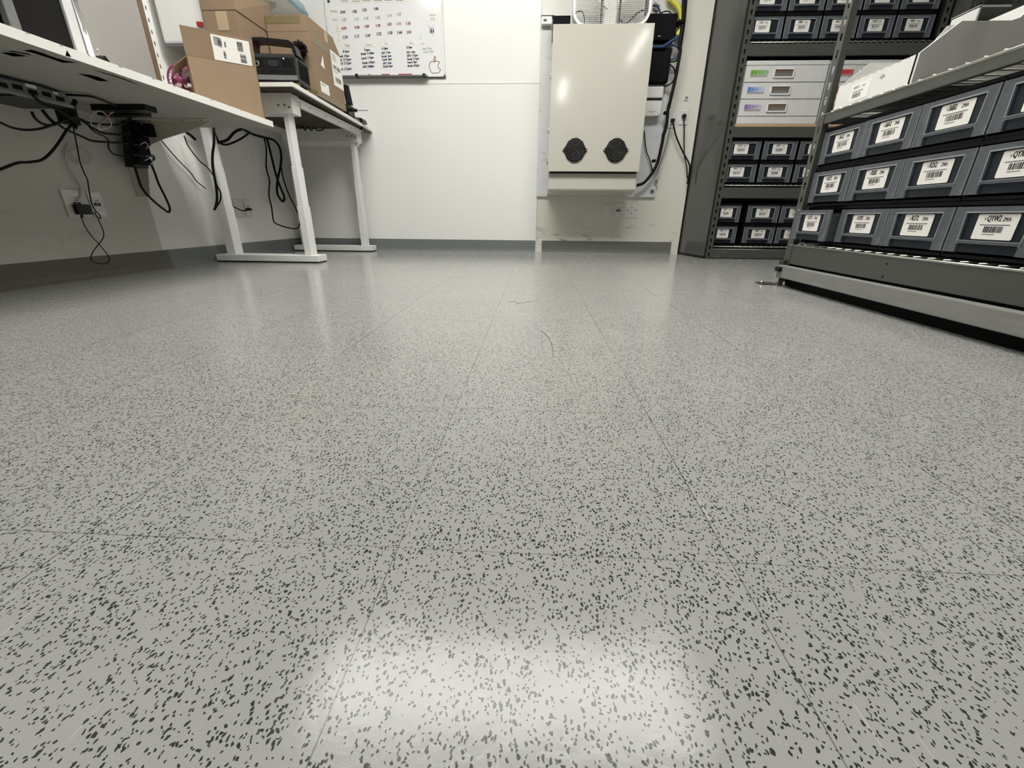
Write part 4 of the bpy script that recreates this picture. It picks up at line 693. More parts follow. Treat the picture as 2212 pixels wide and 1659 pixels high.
# ---------------------------------------------------------------- whiteboard
wb = thing('whiteboard', 'whiteboard covered in handwritten schedules and magnet labels', 'whiteboard', (-1.14, 3.79, 1.27))
WX0, WX1, WZ0, WZ1 = -1.585, -.713, 1.272, 2.19; YW = 3.790
q = MB(); q.box(WX0 + .012, WX1 - .012, YW, YW + .010, WZ0 + .012, WZ1 - .012, 'gloss_board'); q.build('panel', wb)
q = MB()
for a, b_, c_, d_ in ((WX0, WX1, WZ0, WZ0 + .014), (WX0, WX1, WZ1 - .014, WZ1), (WX0, WX0 + .014, WZ0, WZ1), (WX1 - .014, WX1, WZ0, WZ1)): q.bbox(a, b_, YW - .006, YW + .012, c_, d_, 'white_metal', .002)
q.build('frame', wb)
q = MB(); q.box(WX0 + .05, WX1 - .13, YW - .052, YW - .002, WZ0 - .006, WZ0 + .001, 'grey_plastic'); q.box(WX0 + .0, WX1 + .0, YW - .004, YW + .012, WZ0 - .004, WZ0, 'dark_grey'); q.build('pen_tray', wb)
for x, z, s_, hgt, col_, rot, xs in BOARD_TEXT:
    a = R(rot); size = hgt * 1.34
    q = MB()
    for ox in ((-.0011, 0, .0011) if 'faint' not in col_ and 'grey' not in col_ else (0, .0006)): q.text(s_, (x + ox, YW - .0006, z), (math.cos(a), 0, math.sin(a)), (-math.sin(a) + .10, 0, math.cos(a)), size, col_, xs)
    q.build('handwriting', wb)
q = MB()
U_, V_ = (1, 0, 0), (0, 0, 1)
q.stroke(LOGO_OUTLINE, (0, YW - .0006, 0), U_, V_, None, .0042, 'ink_brown'); q.stroke(LOGO_LEAF, (0, YW - .0006, 0), U_, V_, None, .0045, 'ink_brown'); q.build('logo_drawing', wb); q = MB()
for dx in (-.007, .009):
    e = [(-.803 + dx + .0075 * math.cos(k * .5236), 1.556 + .017 * math.sin(k * .5236)) for k in range(13)]
    q.stroke(e, (0, YW - .0006, 0), U_, V_, None, .003, 'ink')
    q.face([(-.803 + dx + .003 + .004 * math.cos(k * .7854), YW - .0008, 1.553 + .010 * math.sin(k * .7854)) for k in range(8)], 'ink')
q.stroke([(-.828, 1.582), (-.815, 1.586)], (0, YW - .0006, 0), U_, V_, None, .002, 'ink'); q.stroke([(-.792, 1.588), (-.780, 1.583)], (0, YW - .0006, 0), U_, V_, None, .002, 'ink')
q.face([(-.800, YW - .0007, 1.524), (-.795, YW - .0007, 1.527), (-.799, YW - .0007, 1.533)], 'ink')
q.build('eyes_doodle', wb)
for k, (x0, x1, z0, z1, s_) in enumerate(BOARD_CARDS):
    z1 = min(z1, 2.1); q = MB(); q.hexa([(x0, YW - .0016, z0), (x1, YW - .0016, z0 + .002), (x1, YW, z0 + .002), (x0, YW, z0), (x0, YW - .0016, z1), (x1, YW - .0016, z1 + .002), (x1, YW, z1 + .002), (x0, YW, z1)], 'paper')
    ln = [l for l in s_.split('\n') if l]; n = len(ln)
    for i, l in enumerate(ln):
        hh = (z1 - z0) / n; sz = min(hh * .85, .030) if n < 3 else hh * .55
        q.text(l, ((x0 + x1) / 2, YW - .0022, z1 - hh * (i + .72)), (1, 0, .03), (0, 0, 1), sz, 'ink_grey', .8, 'c')
    if not ln: q.box(x0 + .006, x1 - .006, YW - .0021, YW - .0017, z0 + .022, z0 + .030, 'ink_red'); q.box(x0 + .006, x1 - .006, YW - .0021, YW - .0017, z0 + .010, z0 + .013, 'ink_grey')
    tag(q.build('magnet_label'), ['white magnet label in the top row of the side column', 'white magnet label second down the side column', 'taller magnet label third down the side column', 'taller magnet label lowest in the side column', 'magnet name label heading the leftmost schedule list', 'magnet name label heading the second schedule list', 'magnet name label heading the third schedule list', 'magnet name label heading the rightmost schedule list', 'two line magnet label at the right of the whiteboard', 'magnet heading, first of the whiteboard top row', 'magnet heading, second of the whiteboard top row', 'magnet heading, third of the whiteboard top row', 'magnet heading, fourth of the whiteboard top row', 'magnet heading, fifth of the whiteboard top row', 'magnet heading, sixth of the whiteboard top row', 'magnet heading, last of the whiteboard top row'][k], 'magnet', 'magnet labels on the whiteboard')
tag(MB().bbox(-1.560, -1.542, YW - .003, YW - .0003, 1.727, 1.741, 'dark_grey', .002).build('magnet'), 'small dark magnet near the whiteboard top left corner', 'magnet')
for X0, X1, m1, lab in ((-1.357, -1.302, 'white_metal', 'white marker pen with a dark outline on the pen tray'), (-1.195, -1.150, 'red', 'red capped marker pen leaning on the pen tray'), (-1.068, -1.046, 'red', 'short red marker cap lying on the pen tray'), (-1.036, -.978, 'red', 'slim red marker pen, rightmost on the pen tray'), (-1.283, -1.20, 'white_metal', 'long white marker pen lying on the pen tray')):
    mk = thing('marker_pen', lab, 'marker', ((X0 + X1) / 2, YW - .02, WZ0 + .001), 'marker pens on the tray')
    MB().cyl((X0, YW - .02, WZ0 + .0085), (X1, YW - .02, WZ0 + .0085), .0072, m1, 12).build('barrel', mk)
    MB().cyl((X1, YW - .02, WZ0 + .0085), (X1 + .010, YW - .02, WZ0 + .0085), .0078, 'red' if m1 == 'red' else 'grey_plastic', 12).build('cap', mk)
for X_ in (-1.385, -.868): tag(MB().bbox(X_ - .010, X_ + .010, YW - .056, YW - .003, WZ0 - .009, WZ0 + .010, 'black', .003).build('tray_clip'), 'black clip at the left end of the pen tray' if X_ < -1 else 'black clip at the right end of the pen tray', 'clip', 'pen tray clips')

# ---------------------------------------------------------------- enclosure wall
mb = thing('backing_board', 'pale grey backing board fixed to the wall behind the enclosure', 'board', (.49, 3.80, .445))
MB().box(.003, .972, 3.788, 3.8095, .445, 1.633, 'board_grey').build('panel', mb)
MB().ring((.945, 3.785, .487), 'y', .011, .006, 'grey_plastic', 20, 8).build('grommet', mb)
MB().cyl((.945, 3.784, .487), (.945, 3.788, .487), .007, 'black', 12).build('hole', mb)
tag(MB().box(.01, 1.0, 3.797, 3.8095, 1.634, 2.4, 'white_board').build('upper_board'), 'white painted board on the wall above the grey backing board', 'board')
en = thing('equipment_enclosure', 'cream steel equipment enclosure with two round vents on the wall', 'enclosure', (.42, 3.6, .476))
MB().box(.093, .742, 3.485, 3.787, .600, 1.462, 'cream').build('body', en)
q = MB(); q.prism([(3.487, .594), (3.487, .485), (3.494, .474), (3.60, .452), (3.787, .452), (3.787, .599), (3.487, .599)], 'x', .090, .742, 'cream'); q.build('lower_tray', en)
MB().box(.10, .735, 3.465, 3.486, .589, .603, 'black').build('shadow_gap', en)
dr = MB().bbox(.083, .748, 3.450, 3.481, .600, 1.471, 'cream', .003).build('door', en)
for zz in (1.19, .86, .66): MB().bbox(.074, .088, 3.468, 3.485, zz - .014, zz + .014, 'steel', .002).build('hinge', en)
for cx_ in (.273, .567):
    v_ = MB(); c = Vector((cx_, 3.449, .737)); n_ = 12
    prof_ = [(c.x + .074 * math.cos(k * math.pi / 6 + math.pi / 12), c.z + .078 * math.sin(k * math.pi / 6 + math.pi / 12)) for k in range(12)]
    v_.prism(prof_, 'y', 3.440, 3.4495, 'black'); v_.prism([(c.x - .089, c.z - .004), (c.x - .068, c.z - .022), (c.x - .03, c.z), (c.x - .068, c.z + .022), (c.x - .089, c.z + .004)][::-1], 'y', 3.442, 3.4495, 'black'); v_.prism([(c.x + .089, c.z - .004), (c.x + .068, c.z - .022), (c.x + .03, c.z), (c.x + .068, c.z + .022), (c.x + .089, c.z + .004)], 'y', 3.442, 3.4495, 'black')
    vo = v_.build('vent_cover', dr)
    vo['label'] = 'round black vent cover'
    # rings of the grille and rivets
    q = MB()
    for rr in (.062, .048, .034, .020, .008): q.ring((c.x, 3.4395, c.z), 'y', rr, .0028, 'dark_grey', 28, 6)
    for k in range(4):
        a = math.pi / 4 + k * math.pi / 2 + .3; q.tube([(c.x + .012 * math.cos(a), 3.4385, c.z + .012 * math.sin(a)), (c.x + .066 * math.cos(a), 3.4385, c.z + .066 * math.sin(a))], .002, 'dark_grey', 6, spline=False)
    for s_ in (-1, 1): q.cyl((c.x + s_ * .081, 3.4395, c.z), (c.x + s_ * .081, 3.4425, c.z), .004, 'chrome', 10)
    for s_ in (-1, 1): q.cyl((c.x + .002, 3.446, c.z + s_ * .083), (c.x + .002, 3.4495, c.z + s_ * .083), .0025, 'dark_grey', 8)
    q2 = q.build('vent_grille', dr)

# padlock on the cable by the enclosure
pl_ = thing('padlock', 'small grey padlock hanging on the backing board', 'padlock', (.965, 3.77, .56))
MB().bbox(.955, .975, 3.765, 3.778, .545, .572, 'grey_plastic', .003).build('body', pl_)
MB().tube([(.959, 3.772, .572), (.959, 3.772, .583), (.965, 3.772, .588), (.971, 3.772, .583), (.971, 3.772, .572)], .002, 'chrome', 6).build('shackle', pl_)
for X_, Z_, l_ in ((.985, 1.565, 'black strap tying the yellow hose and cables together'), (.957, 1.02, 'black cable clip on the bundle beside the outlets'), (.912, .70, 'black cable clip on the lower bend of the bundle')):
    tag(MB().bbox(X_ - .026 if Z_ > 1.5 else X_ - .014, X_ + .022 if Z_ > 1.5 else X_ + .014, 3.70, 3.785 if Z_ > 1.5 else 3.74, Z_ - .010, Z_ + .010, 'black_soft', .006).build('cable_strap'), l_, 'strap', 'cable straps')
# card with a crown mark, black strip
ct = thing('wall_box', 'small white box with a black crown mark on the backing board', 'box', (.05, 3.76, 1.56))
MB().bbox(.006, .080, 3.745, 3.787, 1.572, 1.618, 'white_metal', .004).build('body', ct)
q = MB(); q.prism([(.022, 1.588), (.042, 1.588), (.047, 1.602), (.037, 1.596), (.032, 1.607), (.027, 1.596), (.018, 1.602)], 'y', 3.7442, 3.7449, 'ink'); q.build('crown_mark', ct)
tag(MB().box(.003, .098, 3.770, 3.7875, 1.622, 1.632, 'black').build('cable_raceway'), 'thin black strip along the top of the backing board', 'strip')
bd = thing('black_shelf', 'black shelf behind the box fan above the enclosure', 'shelf', (.4, 3.7, 1.5))
q = MB(); q.box(.085, .75, 3.60, 3.787, 1.4735, 1.515, 'black_soft'); q.box(.085, .205, 3.62, 3.787, 1.515, 1.575, 'black_soft'); q.build('body', bd)

# box fan standing on the enclosure
fn = thing('box_fan', 'white square box fan standing on top of the enclosure', 'fan', (.466, 3.54, 1.472))
FX0, FX1, FZ0, FZ1, FR = .213, .722, 1.473, 1.985, .085
def rrect(x0, x1, z0, z1, r_, n=8):
    o = []
    for cx_, cz_, a0 in ((x1 - r_, z1 - r_, 0), (x0 + r_, z1 - r_, 90), (x0 + r_, z0 + r_, 180), (x1 - r_, z0 + r_, 270)):
        for k in range(n + 1): a = R(a0 + 90 * k / n); o.append((cx_ + r_ * math.cos(a), cz_ + r_ * math.sin(a)))
    return o
q = MB(); oi, ii = rrect(FX0, FX1, FZ0, FZ1, FR), rrect(FX0 + .014, FX1 - .014, FZ0 + .014, FZ1 - .014, FR - .012)
n = len(oi); vs = [(x, 3.50, z) for x, z in oi] + [(x, 3.50, z) for x, z in ii] + [(x, 3.595, z) for x, z in oi] + [(x, 3.595, z) for x, z in ii]
fs = []
for i in range(n):
    j = (i + 1) % n; fs += [(i, j, n + j, n + i), (2 * n + i, 3 * n + i, 3 * n + j, 2 * n + j), (i, 2 * n + i, 2 * n + j, j), (n + i, n + j, 3 * n + j, 3 * n + i)]
q.raw(vs, fs, 'white_metal'); q.build('housing', fn)
q = MB()
def inner_x(z):
    d = max(0, FZ0 + FR - z) if z < FZ0 + FR else max(0, z - (FZ1 - FR)); r_ = FR - .012
    return 0.014 + (r_ - math.sqrt(max(0, r_ * r_ - min(d, r_) ** 2)))
for k in range(44):
    z = FZ0 + .022 + k * .0108; e = inner_x(z); q.tube([(FX0 + e, 3.503, z), (FX1 - e, 3.503, z)], .0011, 'white_metal', 5, spline=False)
for k in range(26):
    x = FX0 + .03 + k * .0180; d = max(0, FX0 + FR - x, x - (FX1 - FR)); r_ = FR - .012; e = .014 + r_ - math.sqrt(max(0, r_ * r_ - min(d, r_) ** 2)); q.tube([(x, 3.505, FZ0 + e), (x, 3.505, FZ1 - e)], .0011, 'white_metal', 5, spline=False)
q.build('front_grille', fn)
q = MB(); q.bbox(.415, .510, 3.535, 3.575, FZ0 + .015, FZ1 - .015, 'offwhite', .01); q.build('motor_strut', fn)
q = MB(); q.box(.396, .411, 3.510, 3.520, FZ0 + .015, FZ1 - .015, 'black'); q.box(.513, .528, 3.510, 3.520, FZ0 + .015, FZ1 - .015, 'black'); q.box(.696, .703, 3.53, 3.58, FZ0 + .08, FZ1 - .08, 'black'); q.build('rear_strut', fn)
q = MB()
for k in range(5):
    a = R(72 * k + 20); c = Vector((.466, 3.525, (FZ0 + FZ1) / 2)); q.hexa([c + Vector((math.cos(a + d) * r_, y_, math.sin(a + d) * r_)) for y_ in (0, .003) for d, r_ in ((-.3, .04), (-.35, .155), (.45, .155), (.3, .04))], 'offwhite')
q.build('blade', fn)
q = MB(); q.tube([(.235, 3.59, 1.575), (.25, 3.59, 1.585), (.28, 3.59, 1.583), (.295, 3.59, 1.555), (.30, 3.59, 1.52), (.275, 3.59, 1.505), (.25, 3.59, 1.51)], .0035, 'black', 6); q.build('power_cord', fn)
tag(MB().tube([(.70, 3.62, 1.60), (.66, 3.62, 1.585), (.63, 3.62, 1.56), (.60, 3.62, 1.535), (.57, 3.62, 1.528), (.545, 3.62, 1.55)], .005, 'black', 6).build('cable'), 'black cable curling behind the box fan grille', 'cable', 'loose cables')
# black boxes right of it
for x0, x1, z0, z1, lab in ((.70, .957, 1.461, 1.616, 'glossy black equipment box, upper of the two by the yellow hose'), (.70, .946, 1.213, 1.420, 'glossy black equipment box, lower of the two by the yellow hose')):
    e_ = thing('equipment_box', lab, 'equipment box', ((x0 + x1) / 2, 3.75, z0), 'black equipment boxes')
    MB().bbox(max(x0, .755), x1, 3.715, 3.787, z0, z1, 'black_soft', .010, 3).build('case', e_)
    if z0 > 1.4: MB().box(.836, .842, 3.7142, 3.7149, z0 + .022, z0 + .027, 'paper').box(.846, .852, 3.7142, 3.7149, z0 + .022, z0 + .027, 'paper').build('marking', e_)
wd_ = thing('wall_unit', 'white wall unit with a black band right of the enclosure', 'wall unit', (.84, 3.75, 1.0))
MB().bbox(.765, .924, 3.725, 3.787, 1.118, 1.190, 'white_metal', .008, 3).build('upper_shell', wd_)
MB().box(.77, .920, 3.735, 3.787, 1.100, 1.120, 'black').build('band', wd_)
q = MB(); q.prism([(.765, 1.10), (.922, 1.10), (.918, 1.02), (.905, 1.006), (.765, 1.002)], 'y', 3.722, 3.787, 'white_metal'); q.box(.83, .885, 3.7215, 3.7221, 1.030, 1.033, 'ink_grey'); q.box(.835, .875, 3.7215, 3.7221, 1.020, 1.0225, 'ink_grey'); q.box(.898, .903, 3.7215, 3.7221, 1.018, 1.023, 'ink_grey'); q.build('lower_shell', wd_)
q = MB(); q.hexa([(.79, 3.775, 1.665), (.83, 3.775, 1.650), (.83, 3.787, 1.650), (.79, 3.787, 1.665), (.80, 3.775, 1.70), (.84, 3.775, 1.68), (.84, 3.787, 1.68), (.80, 3.787, 1.70)], 'grey_plastic'); tag(q.build('cable_tag'), 'small grey tag on the wall above the black boxes', 'tag')

# ---------------------------------------------------------------- storage drawers
CODES_TXT = {}
def make_bin(w_, h_=.116, depth=.30, code=None, label_w=.103, label_h=.062, casing=True, seed=1, blur=False, lx=0.0):
    """drawer in its own frame: front at y = 0 facing -y, centre x = 0, drawer foot at z = 0"""
    o = thing('storage_drawer', '', 'drawer', (0, 0, 0))
    W2 = w_ / 2
    q = MB(); a, t_ = W2 + .004, .003
    q.box(-a, a, .004, depth, -.014, -.006, 'black_soft'); q.box(-a, a, .002, depth, h_ + .004, h_ + .014, 'black_soft')
    q.box(-a, -a + t_, .004, depth, -.014, h_ + .014, 'black_soft'); q.box(a - t_, a, .004, depth, -.014, h_ + .014, 'black_soft'); q.box(-a, a, depth - t_, depth, -.014, h_ + .014, 'black_soft')
    q.build('casing', o)
    q = MB(); b_ = .030
    # body of the tray
    q.box(-W2 + .005, W2 - .005, .012, depth - .01, .001, .004, 'bin_clear'); q.box(-W2 + .003, -W2 + .005, .009, depth - .01, .001, h_ - .012, 'bin_frost'); q.box(W2 - .005, W2 - .003, .009, depth - .01, .001, h_ - .012, 'bin_frost')
    # front: flat dark panel, frosted bands at the sides and top, bright rim of the window, ledge
    q.box(-W2 + b_, W2 - b_, .006, .009, .001, h_ - .012, 'bin_clear')
    q.hexa([(-W2, 0, 0), (-W2 + b_ + .004, 0, 0), (-W2 + b_ + .004, .009, 0), (-W2, .009, 0), (-W2 + .001, 0, h_), (-W2 + b_, 0, h_), (-W2 + b_, .009, h_), (-W2 + .001, .009, h_)], 'bin_frost')
    q.hexa([(W2 - b_ - .004, 0, 0), (W2, 0, 0), (W2, .009, 0), (W2 - b_ - .004, .009, 0), (W2 - b_, 0, h_), (W2 - .001, 0, h_), (W2 - .001, .009, h_), (W2 - b_, .009, h_)], 'bin_frost')
    q.box(-W2 + b_, W2 - b_, 0, .009, h_ - .013, h_, 'bin_frost')
    q.box(-W2 + b_ - .002, W2 - b_ + .002, -.0008, .004, h_ - .0155, h_ - .012, 'bin_edge')
    for s_ in (-1, 1): q.hexa([(s_ * (W2 - b_ - .0025) - .0014, -.0008, .022), (s_ * (W2 - b_ - .0025) + .0014, -.0008, .022), (s_ * (W2 - b_ - .0025) + .0014, .004, .022), (s_ * (W2 - b_ - .0025) - .0014, .004, .022), (s_ * (W2 - b_ + .001) - .0014, -.0008, h_ - .013), (s_ * (W2 - b_ + .001) + .0014, -.0008, h_ - .013), (s_ * (W2 - b_ + .001) + .0014, .004, h_ - .013), (s_ * (W2 - b_ + .001) - .0014, .004, h_ - .013)], 'bin_edge')
    q.box(-W2 + b_, W2 - b_, -.001, .008, .024, .032, 'bin_frost'); q.box(-W2 + b_, W2 - b_, -.0015, .002, .031, .0325, 'bin_edge')
    for s_ in (-1, 1): q.box(s_ * W2 - .0008, s_ * W2 + .0008, -.0005, .009, 0, h_, 'bin_edge')
    q.build('tray', o)
    add_label(o, code, label_w, label_h, h_, seed, lx)
    return o
def add_label(o, code, label_w, label_h, h_, seed, lx):
    q = MB(); x0, x1 = lx - label_w / 2, lx + label_w / 2; z0 = .036; z1 = z0 + label_h; y = .0045; c = .003
    q.prism([(x0 + c, z0), (x1 - c, z0), (x1, z0 + c), (x1, z1 - c), (x1 - c, z1), (x0 + c, z1), (x0, z1 - c), (x0, z0 + c)], 'y', y, y + .0008, 'paper')
    yy = y - .0004; s_ = label_w / .103
    if code:
        main, suf = code
        q.text('H', (lx - .033 * s_, yy, z1 - .0165), (1, 0, 0), (0, 0, 1), .0120 * s_, 'ink', .60); q.text(main, (lx - .0265 * s_, yy, z1 - .0175), (1, 0, 0), (0, 0, 1), .0200 * s_, 'ink', .60)
        q.text(main, (lx - .0255 * s_, yy, z1 - .0175), (1, 0, 0), (0, 0, 1), .0200 * s_, 'ink', .60); q.text(suf, (lx + .0135 * s_, yy, z1 - .0175), (1, 0, 0), (0, 0, 1), .0140 * s_, 'ink', .60)
        q.text(main, (lx - .0260 * s_, yy, z1 - .0172), (1, 0, 0), (0, 0, 1), .0200 * s_, 'ink', .60)
        q.text(suf, (lx + .013 * s_, yy, z1 - .0175), (1, 0, 0), (0, 0, 1), .0140 * s_, 'ink', .60)
    q.box(lx - .040 * s_, lx + .036 * s_, yy, yy + .0002, z1 - .0275, z1 - .0255, 'ink_grey')
    barcode(q, (lx - .026 * s_, yy, z0 + .017), (1, 0, 0), (0, 0, 1), .052 * s_, .015, 'ink', seed)
    q.box(lx - .026 * s_, lx + .006 * s_, yy, yy + .0002, z0 + .012, z0 + .0135, 'ink_grey')
    return q.build('label', o)
q = None
near_proto = make_bin(.226, code=None); 
def place_bin(proto, wd, loc, rz, label, group, code, label_w, label_h, seed, h_=.116, lx=0.0):
    o = copy_tree(proto); o.location = loc; o.rotation_euler = (0, 0, rz); tag(o, label, 'drawer', group)
    for ch in list(o.children):
        if ch.name.startswith('label'): bpy.data.objects.remove(ch)
    add_label(o, code, label_w, label_h, h_, seed, lx); return o
NCODES = {(0, 0): ('S6G2', 'ZM/A'), (0, 1): ('S6A2', 'ZM/A'), (0, 2): ('S6B2', 'ZM/A'), (0, 3): ('S6C2', 'ZM/A'), (1, 0): ('R722', 'ZM/A'), (1, 1): ('R282', 'ZM/A'), (1, 2): ('R252', 'ZM/A'), (1, 3): ('QYX2', 'ZM/A'), (2, 0): ('R172', 'ZM/A'), (2, 1): ('R292', 'ZM/A'), (2, 2): ('R272', 'ZM/A'), (2, 3): ('QYW2', 'ZM/A'), (2, 4): ('QYV2', 'ZM/A'), (0, 4): ('S6D2', 'ZM/A'), (1, 4): ('QYT2', 'ZM/A')}
rows = ('top', 'middle', 'bottom'); colw = ('farthest from the viewer', 'second from the far post', 'third from the far post', 'fourth from the far post', 'nearest the viewer')
for r_, z in enumerate((.499, .354, .208)):
    for c_, yc in enumerate((1.903, 1.667, 1.434, 1.199, .965)):
        rz = R(-90); loc = (1.168, yc, z)
        if (r_, c_) == (2, 0): rz = R(-91); loc = (1.134, 1.905, z)
        if (r_, c_) == (0, 0): loc = (1.172, yc, z)
        ob_ = place_bin(near_proto, .226, loc, rz, f'clear storage drawer in the near rack {rows[r_]} row, {colw[c_]}', 'clear storage drawers in the near rack', NCODES[(r_, c_)], .103, .062, r_ * 7 + c_ + 2)
        if (r_, c_) == (2, 0):        # this drawer is pulled out a little
            for k_ in ob_.children:
                if k_.name.startswith('casing'): k_.location.y = .045; k_.rotation_euler.z = R(1)
far_groups = [('top', 1.524, [(1.345, 1.565), (1.575, 1.797), (1.807, 2.028), (2.038, 2.252), (2.262, 2.497)], 'upper row of the highest shelf'), ('top', 1.379, [(1.345, 1.565), (1.575, 1.797), (1.807, 2.028), (2.038, 2.252), (2.262, 2.497)], 'lower row of the highest shelf'),
    ('mid', .681, [(1.350, 1.583), (1.597, 1.833), (1.846, 2.08)], 'upper row of the middle shelf'), ('mid', .535, [(1.350, 1.583), (1.597, 1.836), (1.848, 2.08)], 'lower row of the middle shelf'),
    ('low', .262, [(1.328, 1.530), (1.556, 1.810), (1.820, 2.05)], 'upper row of the lowest shelf'), ('low', .115, [(1.328, 1.530), (1.556, 1.810), (1.820, 2.05)], 'lower row of the lowest shelf')]
cw = ('leftmost', 'second from left', 'third from left', 'fourth from left', 'rightmost')
far_codes = ['MFGT2', 'MQYC2', 'R4P22', 'S1D42', 'R9E82']
for g, z, cols, where in far_groups:
    for k, (x0, x1) in enumerate(cols):
        wd = min(x1 - x0, .232); cx_ = (x0 + x1) / 2 if z > .4 else (x1 - wd / 2)
        o = place_bin(near_proto, wd, (cx_, 3.445, z), 0, f'clear storage drawer in the far rack, {where}, {cw[k]}', 'clear storage drawers in the far rack', (far_codes[(k + int(z * 10)) % 5][:4], 'ZM/A'), .100, .062, k + int(z * 100), lx=-.018 if k == 0 and z > .4 else 0.0)
        o.scale = (wd / .234, 1, 1)
for ch in list(near_proto.children): bpy.data.objects.remove(ch)
bpy.data.objects.remove(near_proto)

# ---------------------------------------------------------------- far rack (against the back wall)
def wire_deck(q, x0, x1, y0, y1, z, front_axis, pitch, r_=.0022):
    """wires running front to back over a few long wires, and a bright front lip"""
    if front_axis == 'y':
        n = int((x1 - x0) / pitch)
        for k in range(n + 1):
            x = x0 + k * pitch; q.tube([(x, y0, z + .002), (x, y1, z + .002)], r_, 'wire', 5, spline=False)
        for yy in (y0, y0 + (y1 - y0) * .5, y1): q.tube([(x0, yy, z - .002), (x1, yy, z - .002)], r_ * 1.3, 'wire', 6, spline=False)
        q.tube([(x0, y0 - .001, z - .020), (x1, y0 - .001, z - .020)], r_, 'wire', 5, spline=False)
    else:
        q.tube([(x0 - .004, y0, z + .0005), (x0 - .004, y1, z + .0005)], r_ * 1.25, 'wire', 8, spline=False)
        n = int((y1 - y0) / pitch)
        for k in range(n + 1):
            y = y0 + k * pitch; q.tube([(x0 - .003, y, z + .0045), (x1, y, z + .0045)], r_ * 1.2, 'wire', 6, spline=False)
        for xx in (x0, x0 + (x1 - x0) * .33, x0 + (x1 - x0) * .66, x1): q.tube([(xx, y0, z - .002), (xx, y1, z - .002)], r_ * 1.5, 'wire', 6, spline=False)
far = thing('metal_shelving', 'grey green metal shelving unit against the back wall', 'shelving', (1.93, 3.6, 0))
SH = 2.3
for (x0, x1, side) in ((1.318, 1.362, 1), (2.515, 2.56, -1)):
    q = MB(); slotted_face(q, x0, x1, .004, SH, 3.420, 'y', 'green_metal', .0508, .0125, .028); q.box(x0 if side > 0 else x1 - .002, x0 + .002 if side > 0 else x1, 3.42, 3.462, .004, SH, 'green_metal'); q.box(x0, x1, 3.4225, 3.4235, .004, SH, 'black_soft'); q.build('post', far)
    q = MB(); slotted_face(q, x0, x1, .004, SH, 3.79, 'y', 'green_metal', .0508, .0125, .028); q.box(x0 if side > 0 else x1 - .002, x0 + .002 if side > 0 else x1, 3.748, 3.79, .004, SH, 'green_metal'); q.build('post', far)
for zb_, zt2, m_ in ((.006, .071, 'beam_chipped'), (.427, .498, 'green_metal'), (.815, .880, 'green_metal'), (1.282, 1.347, 'green_metal')):
    MB().bbox(1.345, 2.535, 3.424, 3.442, zb_, zt2, m_, .003).build('beam', far); MB().box(1.36, 2.52, 3.765, 3.785, zb_, zt2, 'green_metal').build('beam', far)
    for xx in (1.34, 2.53): MB().box(xx - .004, xx + .004, 3.45, 3.76, zb_ + .01, zt2 - .01, 'green_metal').build('side_brace', far)
for z in (.090, .514, 1.357):
    q = MB(); wire_deck(q, 1.35, 2.53, 3.428, 3.78, z, 'y', .038); q.build('wire_deck', far)
q = MB(); q.hexa([(1.236, 3.80, .018), (1.240, 3.80, .018), (1.312, 3.428, .018), (1.306, 3.424, .018), (1.236, 3.80, SH), (1.240, 3.80, SH), (1.312, 3.428, SH), (1.306, 3.424, SH)], 'green_panel'); q.build('side_panel', far)
q = MB(); q.hexa([(1.228, 3.80, .0), (1.240, 3.80, .0), (1.320, 3.42, .0), (1.300, 3.42, .0), (1.234, 3.80, .018), (1.240, 3.80, .018), (1.312, 3.424, .018), (1.304, 3.424, .018)], 'black'); q.box(1.226, 1.236, 3.796, 3.809, 0, SH, 'black'); q.build('base_seal', far)
MB().box(1.33, 2.55, 3.792, 3.796, .0, SH, 'black_soft').build('back_panel', far)
tag(MB().box(1.355, 2.50, 3.4255, 3.775, .8805, .8975, 'plywood').build('plywood_board'), 'pale plywood board under the white drawer cabinets', 'board')
# next bay of racking further right, in deep shade
fr2 = thing('metal_shelving', 'dark green racking frame beyond the far rack on the right', 'shelving', (3.1, 3.6, 0))
for x0, x1 in ((2.60, 2.645), (3.80, 3.845)):
    q = MB(); slotted_face(q, x0, x1, .004, SH, 3.30, 'y', 'green_metal'); q.box(x0, x0 + .002, 3.30, 3.34, .004, SH, 'green_metal'); q.build('post', fr2)
for z in (.3, .85, 1.40, 1.62): MB().box(2.62, 3.82, 3.304, 3.322, z, z + .065, 'green_metal').build('beam', fr2)
MB().box(2.60, 3.84, 3.77, 3.78, 0, SH, 'green_panel').build('back_panel', fr2)
MB().box(2.585, 2.595, 3.32, 3.77, 0, SH, 'green_panel').build('side_panel', fr2)
